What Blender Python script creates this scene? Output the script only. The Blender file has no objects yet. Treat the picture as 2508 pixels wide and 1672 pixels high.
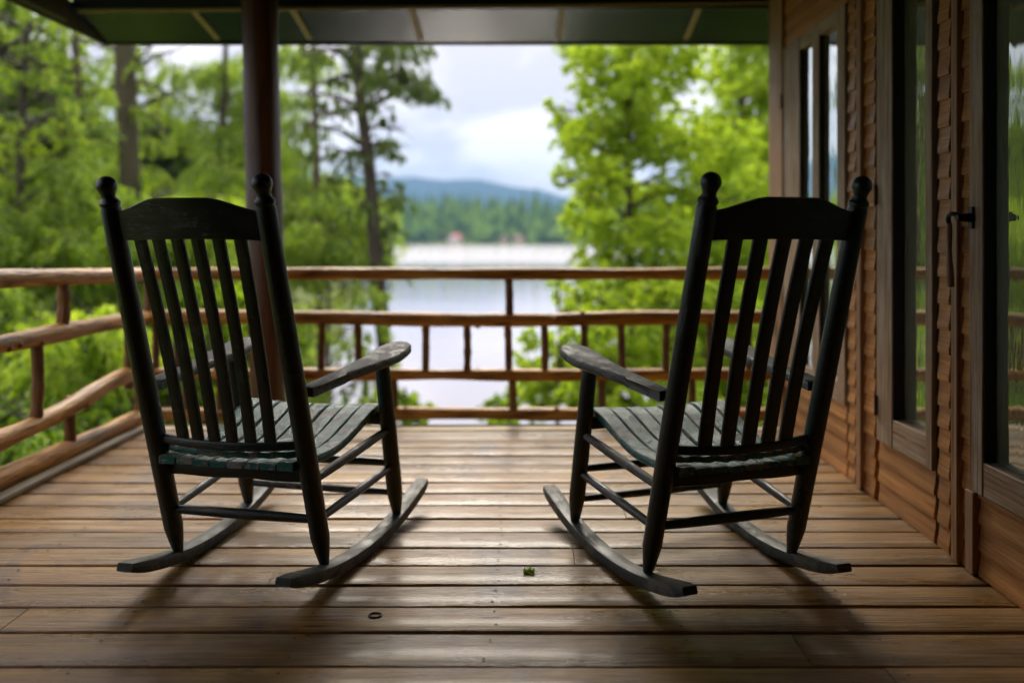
import bpy, math, random
import numpy as np
from mathutils import Vector, Matrix

random.seed(7)
RNG = np.random.default_rng(11)
SC = bpy.context.scene
COL = SC.collection
R = math.radians

# ------------------------------------------------------------------ picture geometry (authoring aid): sight lines of the photograph
F, PX, PY = 1830.0, 1213.0, 550.0
EYE = 1.0


def at(x, y, depth):
    return Vector(((x - PX) * depth / F, depth, EYE - (y - PY) * depth / F))


# ------------------------------------------------------------------ mesh builder
class MB:
    def __init__(self):
        self.v, self.f, self.uv = [], [], []

    def add(self, verts, faces, uvs=None):
        o = len(self.v)
        self.v += [tuple(p) for p in verts]
        for i, fc in enumerate(faces):
            self.f.append([o + k for k in fc])
            self.uv.append(uvs[i] if uvs else [(0, 0)] * len(fc))

    def sweep(self, path, prof, up=None, scales=None, caps=True, voff=0.0):
        """carry a closed 2D profile along a path; scales: per point (sx, sy) or radius"""
        path = [Vector(p) for p in path]
        n, m = len(path), len(prof)
        tang = []
        for i in range(n):
            a, b = path[max(0, i - 1)], path[min(n - 1, i + 1)]
            t = (b - a)
            tang.append(t.normalized() if t.length > 1e-9 else Vector((0, 0, 1)))
        if up is None:
            up = Vector((0, 0, 1)) if abs(tang[0].z) < .9 else Vector((0, 1, 0))
        up = Vector(up)
        verts, us = [], []
        L = 0
        prev = up
        for i in range(n):
            t = tang[i]
            yv = prev - t * prev.dot(t)
            yv.normalize()
            prev = yv
            xv = yv.cross(t)
            if i:
                L += (path[i] - path[i - 1]).length
            us.append(L)
            s = scales[i] if scales else 1
            sx, sy = s if isinstance(s, tuple) else (s, s)
            for (a, b) in prof:
                verts.append(path[i] + xv * a * sx + yv * b * sy)
        per = [0]
        for k in range(m):
            a, b = prof[k], prof[(k + 1) % m]
            per.append(per[-1] + math.hypot(a[0] - b[0], a[1] - b[1]))
        faces, uvs = [], []
        for i in range(n - 1):
            for k in range(m):
                k2 = (k + 1) % m
                faces.append([i * m + k, i * m + k2, (i + 1) * m + k2, (i + 1) * m + k])
                uvs.append([(us[i] + voff, per[k]), (us[i] + voff, per[k + 1]), (us[i + 1] + voff, per[k + 1]), (us[i + 1] + voff, per[k])])
        if caps:
            faces.append(list(range(m))[::-1])
            uvs.append([(prof[k][0] * .3 + voff, prof[k][1]) for k in range(m)][::-1])
            faces.append([(n - 1) * m + k for k in range(m)])
            uvs.append([(prof[k][0] * .3 + voff + .7, prof[k][1]) for k in range(m)])
        self.add(verts, faces, uvs)

    def tube(self, path, radii, seg=14, caps=True, voff=0.0):
        prof = [(math.cos(2 * math.pi * k / seg), math.sin(2 * math.pi * k / seg)) for k in range(seg)]
        if not isinstance(radii, (list, tuple)):
            radii = [radii] * len(path)
        rm = max(radii)
        o = len(self.uv)
        self.sweep(path, prof, None, list(radii), caps, voff)
        for i in range(o, len(self.uv)):
            self.uv[i] = [(u, v * rm) for (u, v) in self.uv[i]]

    def box(self, lo, hi, axis=0):
        x0, y0, z0 = lo
        x1, y1, z1 = hi
        V = [(x0, y0, z0), (x1, y0, z0), (x1, y1, z0), (x0, y1, z0), (x0, y0, z1), (x1, y0, z1), (x1, y1, z1), (x0, y1, z1)]
        Fc = [[0, 3, 2, 1], [4, 5, 6, 7], [0, 1, 5, 4], [1, 2, 6, 5], [2, 3, 7, 6], [3, 0, 4, 7]]
        off = random.uniform(0, 50)
        o2 = [k for k in range(3) if k != axis]
        uvs = [[(V[i][axis] + off, V[i][o2[0]] + V[i][o2[1]] + off) for i in fc] for fc in Fc]
        self.add(V, Fc, uvs)

    def prism(self, pts, thick, off=None):
        """pts: list of 3D outline points, thick: vector added for the other face"""
        m = len(pts)
        P = [Vector(p) for p in pts]
        Q = [p + Vector(thick) for p in P]
        faces = [list(range(m))[::-1], [m + k for k in range(m)]]
        faces += [[k, (k + 1) % m, m + (k + 1) % m, m + k] for k in range(m)]
        A = P + Q
        uvs = [[(A[i].y, A[i].x) for i in fc] for fc in faces]
        self.add(A, faces, uvs)

    def build(self, name, mat, parent=None, smooth=40, bevel=0.0, segs=2):
        me = bpy.data.meshes.new(name)
        me.from_pydata([tuple(p) for p in self.v], [], self.f)
        uvl = me.uv_layers.new(name='UVMap')
        flat = []
        for u in self.uv:
            for c in u:
                flat += [c[0], c[1]]
        uvl.data.foreach_set('uv', flat)
        me.materials.append(mat)
        if smooth:
            me.shade_smooth()
            me.set_sharp_from_angle(angle=R(smooth))
        me.update()
        o = bpy.data.objects.new(name, me)
        COL.objects.link(o)
        if parent:
            o.parent = parent
        if bevel:
            b = o.modifiers.new('edge', 'BEVEL')
            b.width = bevel
            b.segments = segs
            b.limit_method = 'ANGLE'
            b.angle_limit = R(35)
            b.harden_normals = False
        return o


def rrect(w, h, r=.004, n=2):
    """rounded rectangle profile"""
    out = []
    for (cx, cy, a0) in ((w / 2 - r, h / 2 - r, 0), (-w / 2 + r, h / 2 - r, 90), (-w / 2 + r, -h / 2 + r, 180), (w / 2 - r, -h / 2 + r, 270)):
        for k in range(n + 1):
            a = R(a0 + 90 * k / n)
            out.append((cx + r * math.cos(a), cy + r * math.sin(a)))
    return out


def spline(pts, n):
    """Catmull-Rom through pts"""
    P = [Vector(p) for p in pts]
    P = [P[0] * 2 - P[1]] + P + [P[-1] * 2 - P[-2]]
    out = []
    segs = len(P) - 3
    for i in range(n + 1):
        t = i / n * segs
        k = min(int(t), segs - 1)
        u = t - k
        a, b, c, d = P[k:k + 4]
        out.append(.5 * ((2 * b) + (c - a) * u + (2 * a - 5 * b + 4 * c - d) * u * u + (3 * b - a - 3 * c + d) * u ** 3))
    return out


def lerp(a, b, t):
    return a + (b - a) * t


def tag(o, label=None, cat=None, group=None, kind=None):
    if label: o['label'] = label
    if cat: o['category'] = cat
    if group: o['group'] = group
    if kind: o['kind'] = kind
    return o


def empty(name, loc, rz=0.0):
    o = bpy.data.objects.new(name, None)
    o.empty_display_size = .1
    o.location = loc
    o.rotation_euler = (0, 0, rz)
    COL.objects.link(o)
    return o


# ------------------------------------------------------------------ materials
class NT:
    def __init__(self, name):
        self.m = bpy.data.materials.new(name)
        self.m.use_nodes = True
        self.t = self.m.node_tree
        self.t.nodes.clear()
        self.out = self.t.nodes.new('ShaderNodeOutputMaterial')

    def n(self, typ, **kw):
        nd = self.t.nodes.new('ShaderNode' + typ)
        for k, v in kw.items():
            if k.startswith('_'):
                setattr(nd, k[1:], v)
            else:
                key = int(k[1:]) if k[0] == 'i' and k[1:].isdigit() else k.replace('__', ' ')
                if hasattr(v, 'is_output'):
                    self.t.links.new(v, nd.inputs[key])
                else:
                    nd.inputs[key].default_value = v
        return nd

    def link(self, a, b):
        self.t.links.new(a, b)

    def math(self, op, a, b=0.0, clamp=False):
        return self.n('Math', _operation=op, _use_clamp=clamp, i0=a, i1=b).outputs[0]

    def ramp(self, fac, stops):
        nd = self.t.nodes.new('ShaderNodeValToRGB')
        self.link(fac, nd.inputs[0])
        e = nd.color_ramp.elements
        while len(e) < len(stops):
            e.new(.5)
        for i, (p, c) in enumerate(stops):
            e[i].position = p
            e[i].color = (c[0], c[1], c[2], 1) if not isinstance(c, (int, float)) else (c, c, c, 1)
        return nd.outputs[0]

    def mix(self, fac, a, b, mode='MIX'):
        nd = self.t.nodes.new('ShaderNodeMix')
        nd.data_type = 'RGBA'
        nd.blend_type = mode
        for inp, v in ((nd.inputs[0], fac), (nd.inputs[6], a), (nd.inputs[7], b)):
            if hasattr(v, 'is_output'):
                self.link(v, inp)
            elif isinstance(v, (int, float)):
                inp.default_value = v
            else:
                inp.default_value = (v[0], v[1], v[2], 1)
        return nd.outputs[2]

    def noise(self, vec, scale, detail=4, rough=.55, dist=0.0):
        return self.n('TexNoise', Vector=vec, Scale=scale, Detail=detail, Roughness=rough, Distortion=dist).outputs[0]

    def mapping(self, vec, scale, loc=(0, 0, 0)):
        return self.n('Mapping', Vector=vec, Scale=scale, Location=loc).outputs[0]

    def bump(self, h, strength=.4, dist=.01):
        return self.n('Bump', Strength=strength, Distance=dist, Height=h).outputs[0]

    def principled(self, color, rough=.5, normal=None, **kw):
        p = self.n('BsdfPrincipled')
        def put(k, v):
            if hasattr(v, 'is_output'):
                self.link(v, p.inputs[k])
            elif isinstance(v, (tuple, list)):
                p.inputs[k].default_value = (*v[:3], 1)
            else:
                p.inputs[k].default_value = v
        put('Base Color', color)
        put('Roughness', rough)
        if normal is not None:
            self.link(normal, p.inputs['Normal'])
        for k, v in kw.items():
            put(k.replace('__', ' '), v)
        return p.outputs[0]

    def done(self, sh):
        self.link(sh, self.out.inputs[0])
        return self.m


def uvw(t, per_object=True):
    """uv (along, around) turned into a 3-vector, shifted per object and per island so no two pieces share a grain"""
    uv = t.n('TexCoord').outputs['UV']
    sep = t.n('SeparateXYZ', Vector=uv)
    isl = t.n('NewGeometry').outputs['Random Per Island']
    obr = t.n('ObjectInfo').outputs['Random']
    k = t.math('ADD', t.math('MULTIPLY', isl, 37.0), t.math('MULTIPLY', obr, 91.0))
    return t.n('CombineXYZ', X=t.math('ADD', sep.outputs[0], k), Y=sep.outputs[1], Z=k).outputs[0], isl, obr


def wood(name, dark, mid, light, grain=60.0, along=2.2, rough=(.35, .6), bump=.35, knots=.5, tone=.35, spec=.5, grey=None, greyamt=0.0, bdist=.006):
    t = NT(name)
    v, isl, obr = uvw(t)
    g1 = t.noise(t.mapping(v, (along, grain, 3.0)), 1.0, 6, .62, .6)
    g2 = t.noise(t.mapping(v, (along * 3.2, grain * 3.4, 3.0)), 1.0, 4, .6, .2)
    broad = t.noise(t.mapping(v, (1.3, 5.0, 1.0)), 1.0, 3, .5)
    col = t.ramp(g1, [(.28, dark), (.48, mid), (.72, light)])
    shade = t.math('ADD', t.math('MULTIPLY', isl, tone), 1 - tone * .6)
    shade = t.math('MULTIPLY', shade, t.math('ADD', t.math('MULTIPLY', broad, .9), .55))
    col = t.mix(1.0, col, t.n('CombineColor', Red=shade, Green=shade, Blue=shade).outputs[0], 'MULTIPLY')
    fine = t.ramp(g2, [(.34, .55), (.5, 1.0)])
    col = t.mix(.7, col, fine, 'MULTIPLY')
    if knots:
        vor = t.n('TexVoronoi', Vector=t.mapping(v, (2.0, 9.0, 1.0)), Scale=1.0, Randomness=1.0).outputs['Distance']
        kn = t.ramp(vor, [(.05, 1.0), (.12, 0.0)])
        col = t.mix(t.math('MULTIPLY', kn, knots), col, tuple(c * .35 for c in dark))
    if grey:
        gm = t.noise(t.mapping(v, (2.5, 14.0, 2.0)), 1.0, 5, .65)
        gm = t.ramp(gm, [(.55 - greyamt * .3, 0.0), (.70 - greyamt * .3, 1.0)])
        col = t.mix(t.math('MULTIPLY', gm, min(1, greyamt + .35)), col, grey)
    rr = t.n('MapRange', Value=broad, i1=.3, i2=.7, i3=rough[0], i4=rough[1]).outputs[0]
    h = t.math('ADD', t.math('MULTIPLY', g1, .7), t.math('MULTIPLY', g2, .5))
    return t.done(t.principled(col, rr, t.bump(h, bump, bdist), Specular__IOR__Level=spec))


M = {}
M['log'] = wood('log_wood', (.050, .020, .004), (.31, .138, .022), (.56, .295, .060), 22, 3.4, (.28, .5), .9, .9, .45, .3, bdist=.012)
M['baluster'] = wood('baluster_wood', (.035, .015, .006), (.13, .058, .018), (.24, .11, .035), 26, 3.0, (.4, .62), .9, .9, .45, .4, bdist=.012)  # log wood again but darker: backlit shade put into the colour
M['siding'] = wood('siding_wood', (.31, .122, .036), (.49, .225, .070), (.62, .32, .115), 55, 2.0, (.4, .6), .14, .25, .35, .4)
M['trim'] = wood('trim_wood', (.14, .065, .028), (.36, .20, .10), (.52, .33, .18), 90, 2.0, (.45, .7), .45, .2, .2, .35)
M['sash'] = wood('sash_wood', (.12, .065, .035), (.35, .235, .14), (.52, .39, .26), 90, 2.2, (.5, .75), .55, .15, .2, .3, grey=(.50, .44, .35), greyamt=.25)
M['sill'] = wood('sill_wood', (.30, .22, .11), (.46, .36, .20), (.58, .48, .30), 60, 2.0, (.45, .65), .3, .2, .2, .4)
M['old_board'] = wood('weathered_board', (.10, .085, .06), (.22, .19, .14), (.33, .29, .22), 60, 2.0, (.5, .7), .4, .2, .2, .4)
M['post'] = wood('post_wood', (.022, .009, .005), (.08, .032, .014), (.16, .064, .026), 34, 1.6, (.28, .5), .35, .3, .2, .45)
M['dark_wall'] = wood('back_wall_wood', (.06, .03, .014), (.12, .06, .028), (.18, .09, .04), 60, 2.0, (.5, .7), .2, .2, .3, .3)


def deck_mat():
    t = NT('deck_wood')
    geo = t.n('NewGeometry')
    pos, isl = geo.outputs['Position'], geo.outputs['Random Per Island']
    sh = t.n('CombineXYZ', X=t.math('MULTIPLY', isl, 63.0), Y=t.math('MULTIPLY', isl, 17.0), Z=t.math('MULTIPLY', isl, 5.0)).outputs[0]
    v = t.n('VectorMath', _operation='ADD', i0=pos, i1=sh).outputs[0]
    g1 = t.noise(t.mapping(v, (1.1, 30, 3)), 1.0, 6, .66, 1.2)
    g2 = t.noise(t.mapping(v, (6.0, 190, 3)), 1.0, 4, .6, .2)
    broad = t.noise(t.mapping(v, (1.6, 5, 2)), 1.0, 4, .6)
    col = t.ramp(g1, [(.26, (.050, .022, .002)), (.47, (.235, .108, .012)), (.70, (.43, .23, .034))])
    s = t.math('ADD', t.math('MULTIPLY', isl, .45), .72)
    s = t.math('MULTIPLY', s, t.math('ADD', t.math('MULTIPLY', broad, .9), .55))
    col = t.mix(1.0, col, t.n('CombineColor', Red=s, Green=s, Blue=s).outputs[0], 'MULTIPLY')
    col = t.mix(.75, col, t.ramp(g2, [(.36, .35), (.52, 1.0)]), 'MULTIPLY')
    # worn greyish patches and dark drip stains that belong to the boards
    worn = t.ramp(t.noise(t.mapping(v, (1.8, 9, 2)), 1.0, 6, .68), [(.52, 0.0), (.68, .55)])
    col = t.mix(worn, col, (.26, .155, .05))
    stain = t.ramp(t.noise(pos, 2.3, 6, .65, .5), [(.34, .8), (.46, 0.0)])
    col = t.mix(stain, col, (.07, .036, .018))
    vor = t.n('TexVoronoi', Vector=t.mapping(v, (1.7, 9.0, 1.0)), Scale=1.0).outputs['Distance']
    kn = t.ramp(vor, [(.03, 1.0), (.075, 0.0)])
    col = t.mix(kn, col, (.03, .014, .008))
    spk = t.n('TexVoronoi', Vector=t.mapping(v, (9, 30, 1.0)), Scale=1.0).outputs['Distance']
    col = t.mix(t.ramp(spk, [(.025, .8), (.06, 0.0)]), col, (.03, .016, .01))
    rn = t.noise(t.mapping(v, (2.6, 8, 2)), 1.0, 5, .66)
    rr = t.math('ADD', t.n('MapRange', Value=rn, i1=.3, i2=.7, i3=.17, i4=.62).outputs[0], t.math('MULTIPLY', t.math('SUBTRACT', .5, g2), .25))
    h = t.math('ADD', t.math('MULTIPLY', g1, .6), t.math('MULTIPLY', g2, .7))
    h = t.math('SUBTRACT', h, t.math('MULTIPLY', kn, .5))
    return t.done(t.principled(col, rr, t.bump(h, .8, .006), Specular__IOR__Level=.5, Coat__Weight=.16, Coat__Roughness=.22))


M['deck'] = deck_mat()


def chair_mat(name, wear, paint=(.0050, .0215, .0215), worn=(.24, .235, .205), mid=(.020, .19, .18), midamt=0.0, rough=(.28, .5)):
    t = NT(name)
    v, isl, obr = uvw(t)
    tc = t.n('TexCoord').outputs['Object']
    k = t.math('MULTIPLY', obr, 23.0)
    p = t.n('VectorMath', _operation='ADD', i0=tc, i1=t.n('CombineXYZ', X=k, Y=k, Z=k).outputs[0]).outputs[0]
    grain = t.noise(t.mapping(v, (6, 160, 3)), 1.0, 5, .65, .3)
    blot = t.noise(p, 9.0, 6, .68, .3)
    mix = t.math('ADD', t.math('MULTIPLY', blot, .72), t.math('MULTIPLY', grain, .28))
    col = paint
    if midamt:
        mm = t.ramp(t.noise(p, 5.0, 4, .6), [(.52 - midamt * .35, 0.0), (.62 - midamt * .35, 1.0)])
        col = t.mix(mm, paint, mid)
    wm = t.ramp(mix, [(.66 - wear * .30, 0.0), (.72 - wear * .30, 1.0)])
    wcol = t.mix(grain, tuple(c * .45 for c in worn), worn)
    col = t.mix(t.math('MULTIPLY', wm, min(1.0, .55 + wear)), col, wcol)
    # chips along the edges, nicks of bare wood
    chip = t.ramp(t.noise(p, 60.0, 3, .6), [(.665, 0.0), (.70, .8)])
    col = t.mix(chip, col, tuple(c * .8 for c in worn))
    bv = t.n('Bevel', _samples=6, Radius=.006).outputs[0]
    dot = t.n('VectorMath', _operation='DOT_PRODUCT', i0=bv, i1=t.n('NewGeometry').outputs['Normal']).outputs['Value']
    edge = t.ramp(t.math('ADD', t.math('SUBTRACT', 1.0, dot), t.math('MULTIPLY', t.math('SUBTRACT', t.noise(p, 28.0, 4, .65), .5), .25)), [(.07, 0.0), (.16, .75)])
    col = t.mix(edge, col, (.20, .21, .175))
    rr = t.math('ADD', t.n('MapRange', Value=blot, i1=.3, i2=.7, i3=rough[0], i4=rough[1]).outputs[0], t.math('MULTIPLY', wm, .12))
    h = t.math('SUBTRACT', t.math('ADD', t.math('MULTIPLY', grain, .5), t.math('MULTIPLY', blot, .4)), t.math('MULTIPLY', wm, .35))
    return t.done(t.principled(col, rr, t.bump(h, .75, .004), Specular__IOR__Level=.7))


M['paint'] = chair_mat('dark_green_paint', .36, worn=(.085, .095, .082), rough=(.26, .52))
M['paint_arm'] = chair_mat('worn_arm_paint', .62, paint=(.010, .020, .020), worn=(.21, .23, .21), rough=(.40, .62))
M['paint_rocker'] = chair_mat('worn_rocker_paint', .52, worn=(.17, .17, .135), rough=(.38, .6))
M['paint_seat'] = chair_mat('worn_seat_paint', .47, paint=(.007, .03, .029), worn=(.42, .41, .38), midamt=.85, rough=(.14, .32))


def simple(name, col, rough, bump=0.0, scale=20, **kw):
    t = NT(name)
    p = t.n('TexCoord').outputs['Object']
    nz = t.noise(p, scale, 5, .6)
    c = t.mix(nz, tuple(x * .75 for x in col), tuple(x * 1.25 for x in col))
    return t.done(t.principled(c, rough, t.bump(nz, bump, .01) if bump else None, **kw))


M['soffit'] = simple('navy_gloss_paint', (.004, .013, .055), .24, .08, 3, Specular__IOR__Level=.34)
M['ceiling'] = simple('dark_ceiling_paint', (.006, .014, .022), .45, .1, 4)
M['fascia'] = simple('dark_eave_wood', (.05, .032, .02), .5, .2, 14)
M['batten'] = simple('pale_batten_wood', (.42, .34, .25), .55, .2, 30)
M['iron'] = simple('black_iron', (.012, .010, .009), .45, .4, 60, Metallic=.7)
M['rust'] = simple('rusty_iron', (.05, .028, .018), .6, .5, 90, Metallic=.4)
M['shade_black'] = simple('painted_shade_black', (.006, .005, .005), .7, .2, 40)  # near-black standing in for shade beside trims and in window reveals
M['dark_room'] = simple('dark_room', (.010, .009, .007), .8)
M['bark'] = simple('bark', (.045, .038, .028), .9, .9, 24)
M['bark_moss'] = simple('mossy_bark', (.050, .046, .022), .9, .9, 20)
M['bark_pale'] = simple('pale_bark', (.075, .055, .034), .9, .9, 20)
M['white_wall'] = simple('white_house_wall', (.75, .70, .66), .7)
M['beige_wall'] = simple('beige_house_wall', (.42, .33, .23), .7)
M['red_roof'] = simple('red_roof', (.36, .06, .05), .6)
M['brown_roof'] = simple('brown_roof', (.30, .20, .13), .7)
M['pane_dark'] = simple('house_pane', (.03, .04, .05), .1)
M['moss'] = simple('moss', (.10, .13, .015), .9, .8, 200)
M['straw'] = simple('straw', (.55, .48, .30), .6)
M['rubber'] = simple('dark_ring', (.03, .018, .012), .45, .1, 80)


def glass_mat():
    t = NT('old_window_glass')
    p = t.n('TexCoord').outputs['Object']
    w = t.noise(t.mapping(p, (2, 5, 1.2)), 2.2, 3, .5)
    w2 = t.noise(t.mapping(p, (2, 60, 3)), 1.0, 2, .5)
    nrm = t.bump(t.math('ADD', w, t.math('MULTIPLY', w2, .02)), .08, .02)
    fr = t.n('Fresnel', IOR=1.75, Normal=nrm).outputs[0]
    fr = t.math('MINIMUM', t.math('MULTIPLY', fr, 3.8), .95)
    gl = t.n('BsdfGlossy', Color=(.92, .97, .93, 1), Roughness=.02, Normal=nrm).outputs[0]
    tr = t.n('BsdfTransparent', Color=(.55, .62, .52, 1)).outputs[0]
    # a pale green diffuse film mixed over the pane
    milky_film = t.n('BsdfDiffuse', Color=(.55, .62, .42, 1)).outputs[0]
    base = t.n('MixShader', i0=.5, i1=tr, i2=milky_film).outputs[0]
    return t.done(t.n('MixShader', i0=fr, i1=base, i2=gl).outputs[0])


M['glass'] = glass_mat()


def leaf_mat(name, cols, trans=.55, sat=1.0):
    t = NT(name)
    geo = t.n('NewGeometry')
    isl = geo.outputs['Random Per Island']
    big = t.noise(geo.outputs['Position'], 1.4, 3, .5)
    fac = t.math('ADD', t.math('MULTIPLY', isl, .55), t.math('MULTIPLY', big, .5))
    col = t.ramp(fac, [(.18, cols[0]), (.5, cols[1]), (.85, cols[2])])
    d = t.n('BsdfDiffuse', Color=col).outputs[0]
    tc = t.mix(1.0, col, (1.9, 1.85, .9), 'MULTIPLY')
    tl = t.n('BsdfTranslucent', Color=tc).outputs[0]
    m = t.n('MixShader', i0=trans, i1=d, i2=tl).outputs[0]
    g = t.n('BsdfGlossy', Color=(1, 1, 1, 1), Roughness=.5).outputs[0]
    m = t.n('MixShader', i0=.03, i1=m, i2=g).outputs[0]
    return t.done(m)


M['leaf_lime'] = leaf_mat('lime_leaves', [(.14, .24, .016), (.27, .39, .025), (.44, .52, .055)], .62)
M['leaf_mid'] = leaf_mat('mid_green_leaves', [(.045, .10, .008), (.15, .26, .010), (.32, .43, .018)], .6)
M['leaf_olive'] = leaf_mat('olive_larch_needles', [(.045, .09, .012), (.14, .235, .020), (.33, .43, .045)], .58)
M['leaf_deep'] = leaf_mat('deep_conifer_needles', [(.025, .055, .012), (.07, .13, .016), (.15, .22, .02)], .35)
M['leaf_far'] = leaf_mat('far_leaves', [(.04, .09, .018), (.09, .16, .025), (.16, .24, .04)], .5)


def ground_mat():
    t = NT('mossy_ground')
    p = t.n('NewGeometry').outputs['Position']
    a = t.noise(p, .9, 6, .65)
    b = t.noise(p, 9.0, 5, .6)
    c = t.ramp(a, [(.3, (.035, .045, .010)), (.5, (.07, .10, .014)), (.7, (.13, .17, .025))])
    c = t.mix(t.ramp(b, [(.35, .6), (.5, 0.0)]), c, (.035, .026, .014))
    return t.done(t.principled(c, .95, t.bump(b, .8, .1), Specular__IOR__Level=.2))


M['ground'] = ground_mat()


def water_mat():
    t = NT('lake_water')
    p = t.n('NewGeometry').outputs['Position']
    y = t.n('SeparateXYZ', Vector=p).outputs[1]
    x = t.n('SeparateXYZ', Vector=p).outputs[0]
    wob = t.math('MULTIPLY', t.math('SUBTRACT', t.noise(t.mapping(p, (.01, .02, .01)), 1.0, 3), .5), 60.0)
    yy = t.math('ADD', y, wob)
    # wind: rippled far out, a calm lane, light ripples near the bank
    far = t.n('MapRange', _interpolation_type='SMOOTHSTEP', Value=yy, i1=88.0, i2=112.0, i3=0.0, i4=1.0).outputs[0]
    n1 = t.noise(t.mapping(p, (.5, 2.2, 1)), 1.0, 4, .6)
    n2 = t.noise(t.mapping(p, (.12, .35, 1)), 1.0, 3, .55)
    st = t.math('ADD', t.math('MULTIPLY', far, .9), .06)
    h = t.math('ADD', t.math('MULTIPLY', n1, .35), n2)
    nrm = t.n('Bump', Strength=st, Distance=.25, Height=h).outputs[0]
    rr = t.math('ADD', t.math('MULTIPLY', far, .10), .04)
    return t.done(t.principled(t.mix(far, (.30, .30, .345), (.46, .45, .47)), rr, nrm, Specular__IOR__Level=.5, IOR=1.8))  # far water paler: sky sheen of the ripples put into base colour


M['water'] = water_mat()


def forest_mat():
    t = NT('far_forest_needles')
    geo = t.n('NewGeometry')
    isl = geo.outputs['Random Per Island']
    big = t.noise(t.mapping(geo.outputs['Position'], (.06, .06, .10)), 1.0, 3, .5)
    fac = t.math('ADD', t.math('MULTIPLY', isl, .5), t.math('MULTIPLY', big, .55))
    c = t.ramp(fac, [(.2, (.022, .055, .014)), (.5, (.075, .16, .022)), (.8, (.19, .31, .035))])
    return t.done(t.principled(c, .9, Specular__IOR__Level=.1))


M['forest'] = forest_mat()


def hill_mat():
    t = NT('hill_woods')
    p = t.n('NewGeometry').outputs['Position']
    a = t.noise(p, .02, 6, .65)
    c = t.ramp(a, [(.35, (.012, .032, .04)), (.6, (.026, .058, .06))])
    return t.done(t.principled(c, .95, Specular__IOR__Level=.0))


M['hill'] = hill_mat()

# ------------------------------------------------------------------ setting: terrain, lake, hills
WATER_Z = -2.0
DECK_X0, WALL_X = -2.02, 1.35
BACK_Y = -0.95


def shore(x):
    d = abs(x + .65)
    s = 7.2 + max(0.0, d - 1.7) ** 1.25 * 3.6
    return min(s, 46.0)


def ground_z(x, y):
    if y < 200:
        k = shore(x) - y
        z = WATER_Z + max(-1.6, min(.95, k * .16)) + .06 * math.sin(x * 1.3) * math.cos(y * 1.1)
        z = min(z, -1.05)
    else:
        k = y - (424 + 5 * math.sin(x * .021) + 3 * math.sin(x * .055 + 1))
        z = WATER_Z + max(-2, min(9, k * .10))
    return z


def terrain():
    xs = np.unique(np.concatenate([np.linspace(-3600, -60, 24), np.linspace(-60, -14, 20), np.linspace(-14, 14, 57), np.linspace(14, 60, 20), np.linspace(60, 3600, 24)]))
    ys = np.unique(np.concatenate([np.linspace(-200, -6, 10), np.linspace(-6, 26, 65), np.linspace(26, 90, 22), np.linspace(90, 410, 12), np.linspace(410, 560, 40), np.linspace(560, 3400, 16)]))
    V = [(x, y, ground_z(x, y)) for y in ys for x in xs]
    nx = len(xs)
    Fc = [[j * nx + i, j * nx + i + 1, (j + 1) * nx + i + 1, (j + 1) * nx + i] for j in range(len(ys) - 1) for i in range(nx - 1)]
    b = MB()
    b.v, b.f, b.uv = V, Fc, [[(0, 0)] * 4] * len(Fc)
    tag(b.build('ground', M['ground'], smooth=60), kind='structure')


terrain()
b = MB()
b.add([(-2500, 2, WATER_Z), (2500, 2, WATER_Z), (2500, 440, WATER_Z), (-2500, 440, WATER_Z)], [[0, 1, 2, 3]])
tag(b.build('lake', M['water'], smooth=0), kind='structure')


def hills():
    b = MB()
    HS = 1.5
    Y0 = 1500.0 * HS
    # silhouette of the ridge as seen across the lake, heights in metres
    prof = [(-2400, 90), (-1500, 150), (-1000, 195), (-760, 190), (-600, 168), (-430, 132), (-300, 118), (-170, 116), (-60, 113), (40, 92), (90, 76), (180, 58), (320, 50), (600, 70), (1000, 110), (1700, 90), (2400, 70)]
    xs = np.linspace(-2400, 2400, 161)
    hx, hz = [p[0] for p in prof], [p[1] for p in prof]
    hh = np.interp(xs, hx, hz)
    hh = np.convolve(np.pad(hh, 3, 'edge'), np.ones(7) / 7, 'valid')
    rows = [(-560, 0.0), (-420, .18), (-260, .45), (-120, .78), (0, 1.0), (160, .85), (400, .4), (700, 0.0)]
    V = []
    for (dy, k) in rows:
        for i, x in enumerate(xs):
            V.append((x * HS, Y0 + dy * HS + 30 * math.sin(x * .01), -3 + hh[i] * HS * k + (4 * math.sin(x * .05 + dy) * k)))
    nx = len(xs)
    Fc = [[j * nx + i, j * nx + i + 1, (j + 1) * nx + i + 1, (j + 1) * nx + i] for j in range(len(rows) - 1) for i in range(nx - 1)]
    b.v, b.f, b.uv = V, Fc, [[(0, 0)] * 4] * len(Fc)
    tag(b.build('hills', M['hill'], smooth=80), kind='structure')


hills()


def quads_mesh(name, V, mat, parent=None):
    """V: (N,4,3) array of leaf corners"""
    n = len(V)
    me = bpy.data.meshes.new(name)
    me.vertices.add(n * 4)
    me.vertices.foreach_set('co', np.ascontiguousarray(V, dtype=np.float32).ravel())
    me.loops.add(n * 4)
    me.loops.foreach_set('vertex_index', np.arange(n * 4, dtype=np.int32))
    me.polygons.add(n)
    me.polygons.foreach_set('loop_start', np.arange(0, n * 4, 4, dtype=np.int32))
    me.update(calc_edges=True)
    me.validate()
    me.materials.append(mat)
    o = bpy.data.objects.new(name, me)
    COL.objects.link(o)
    if parent:
        o.parent = parent
    return o


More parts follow.
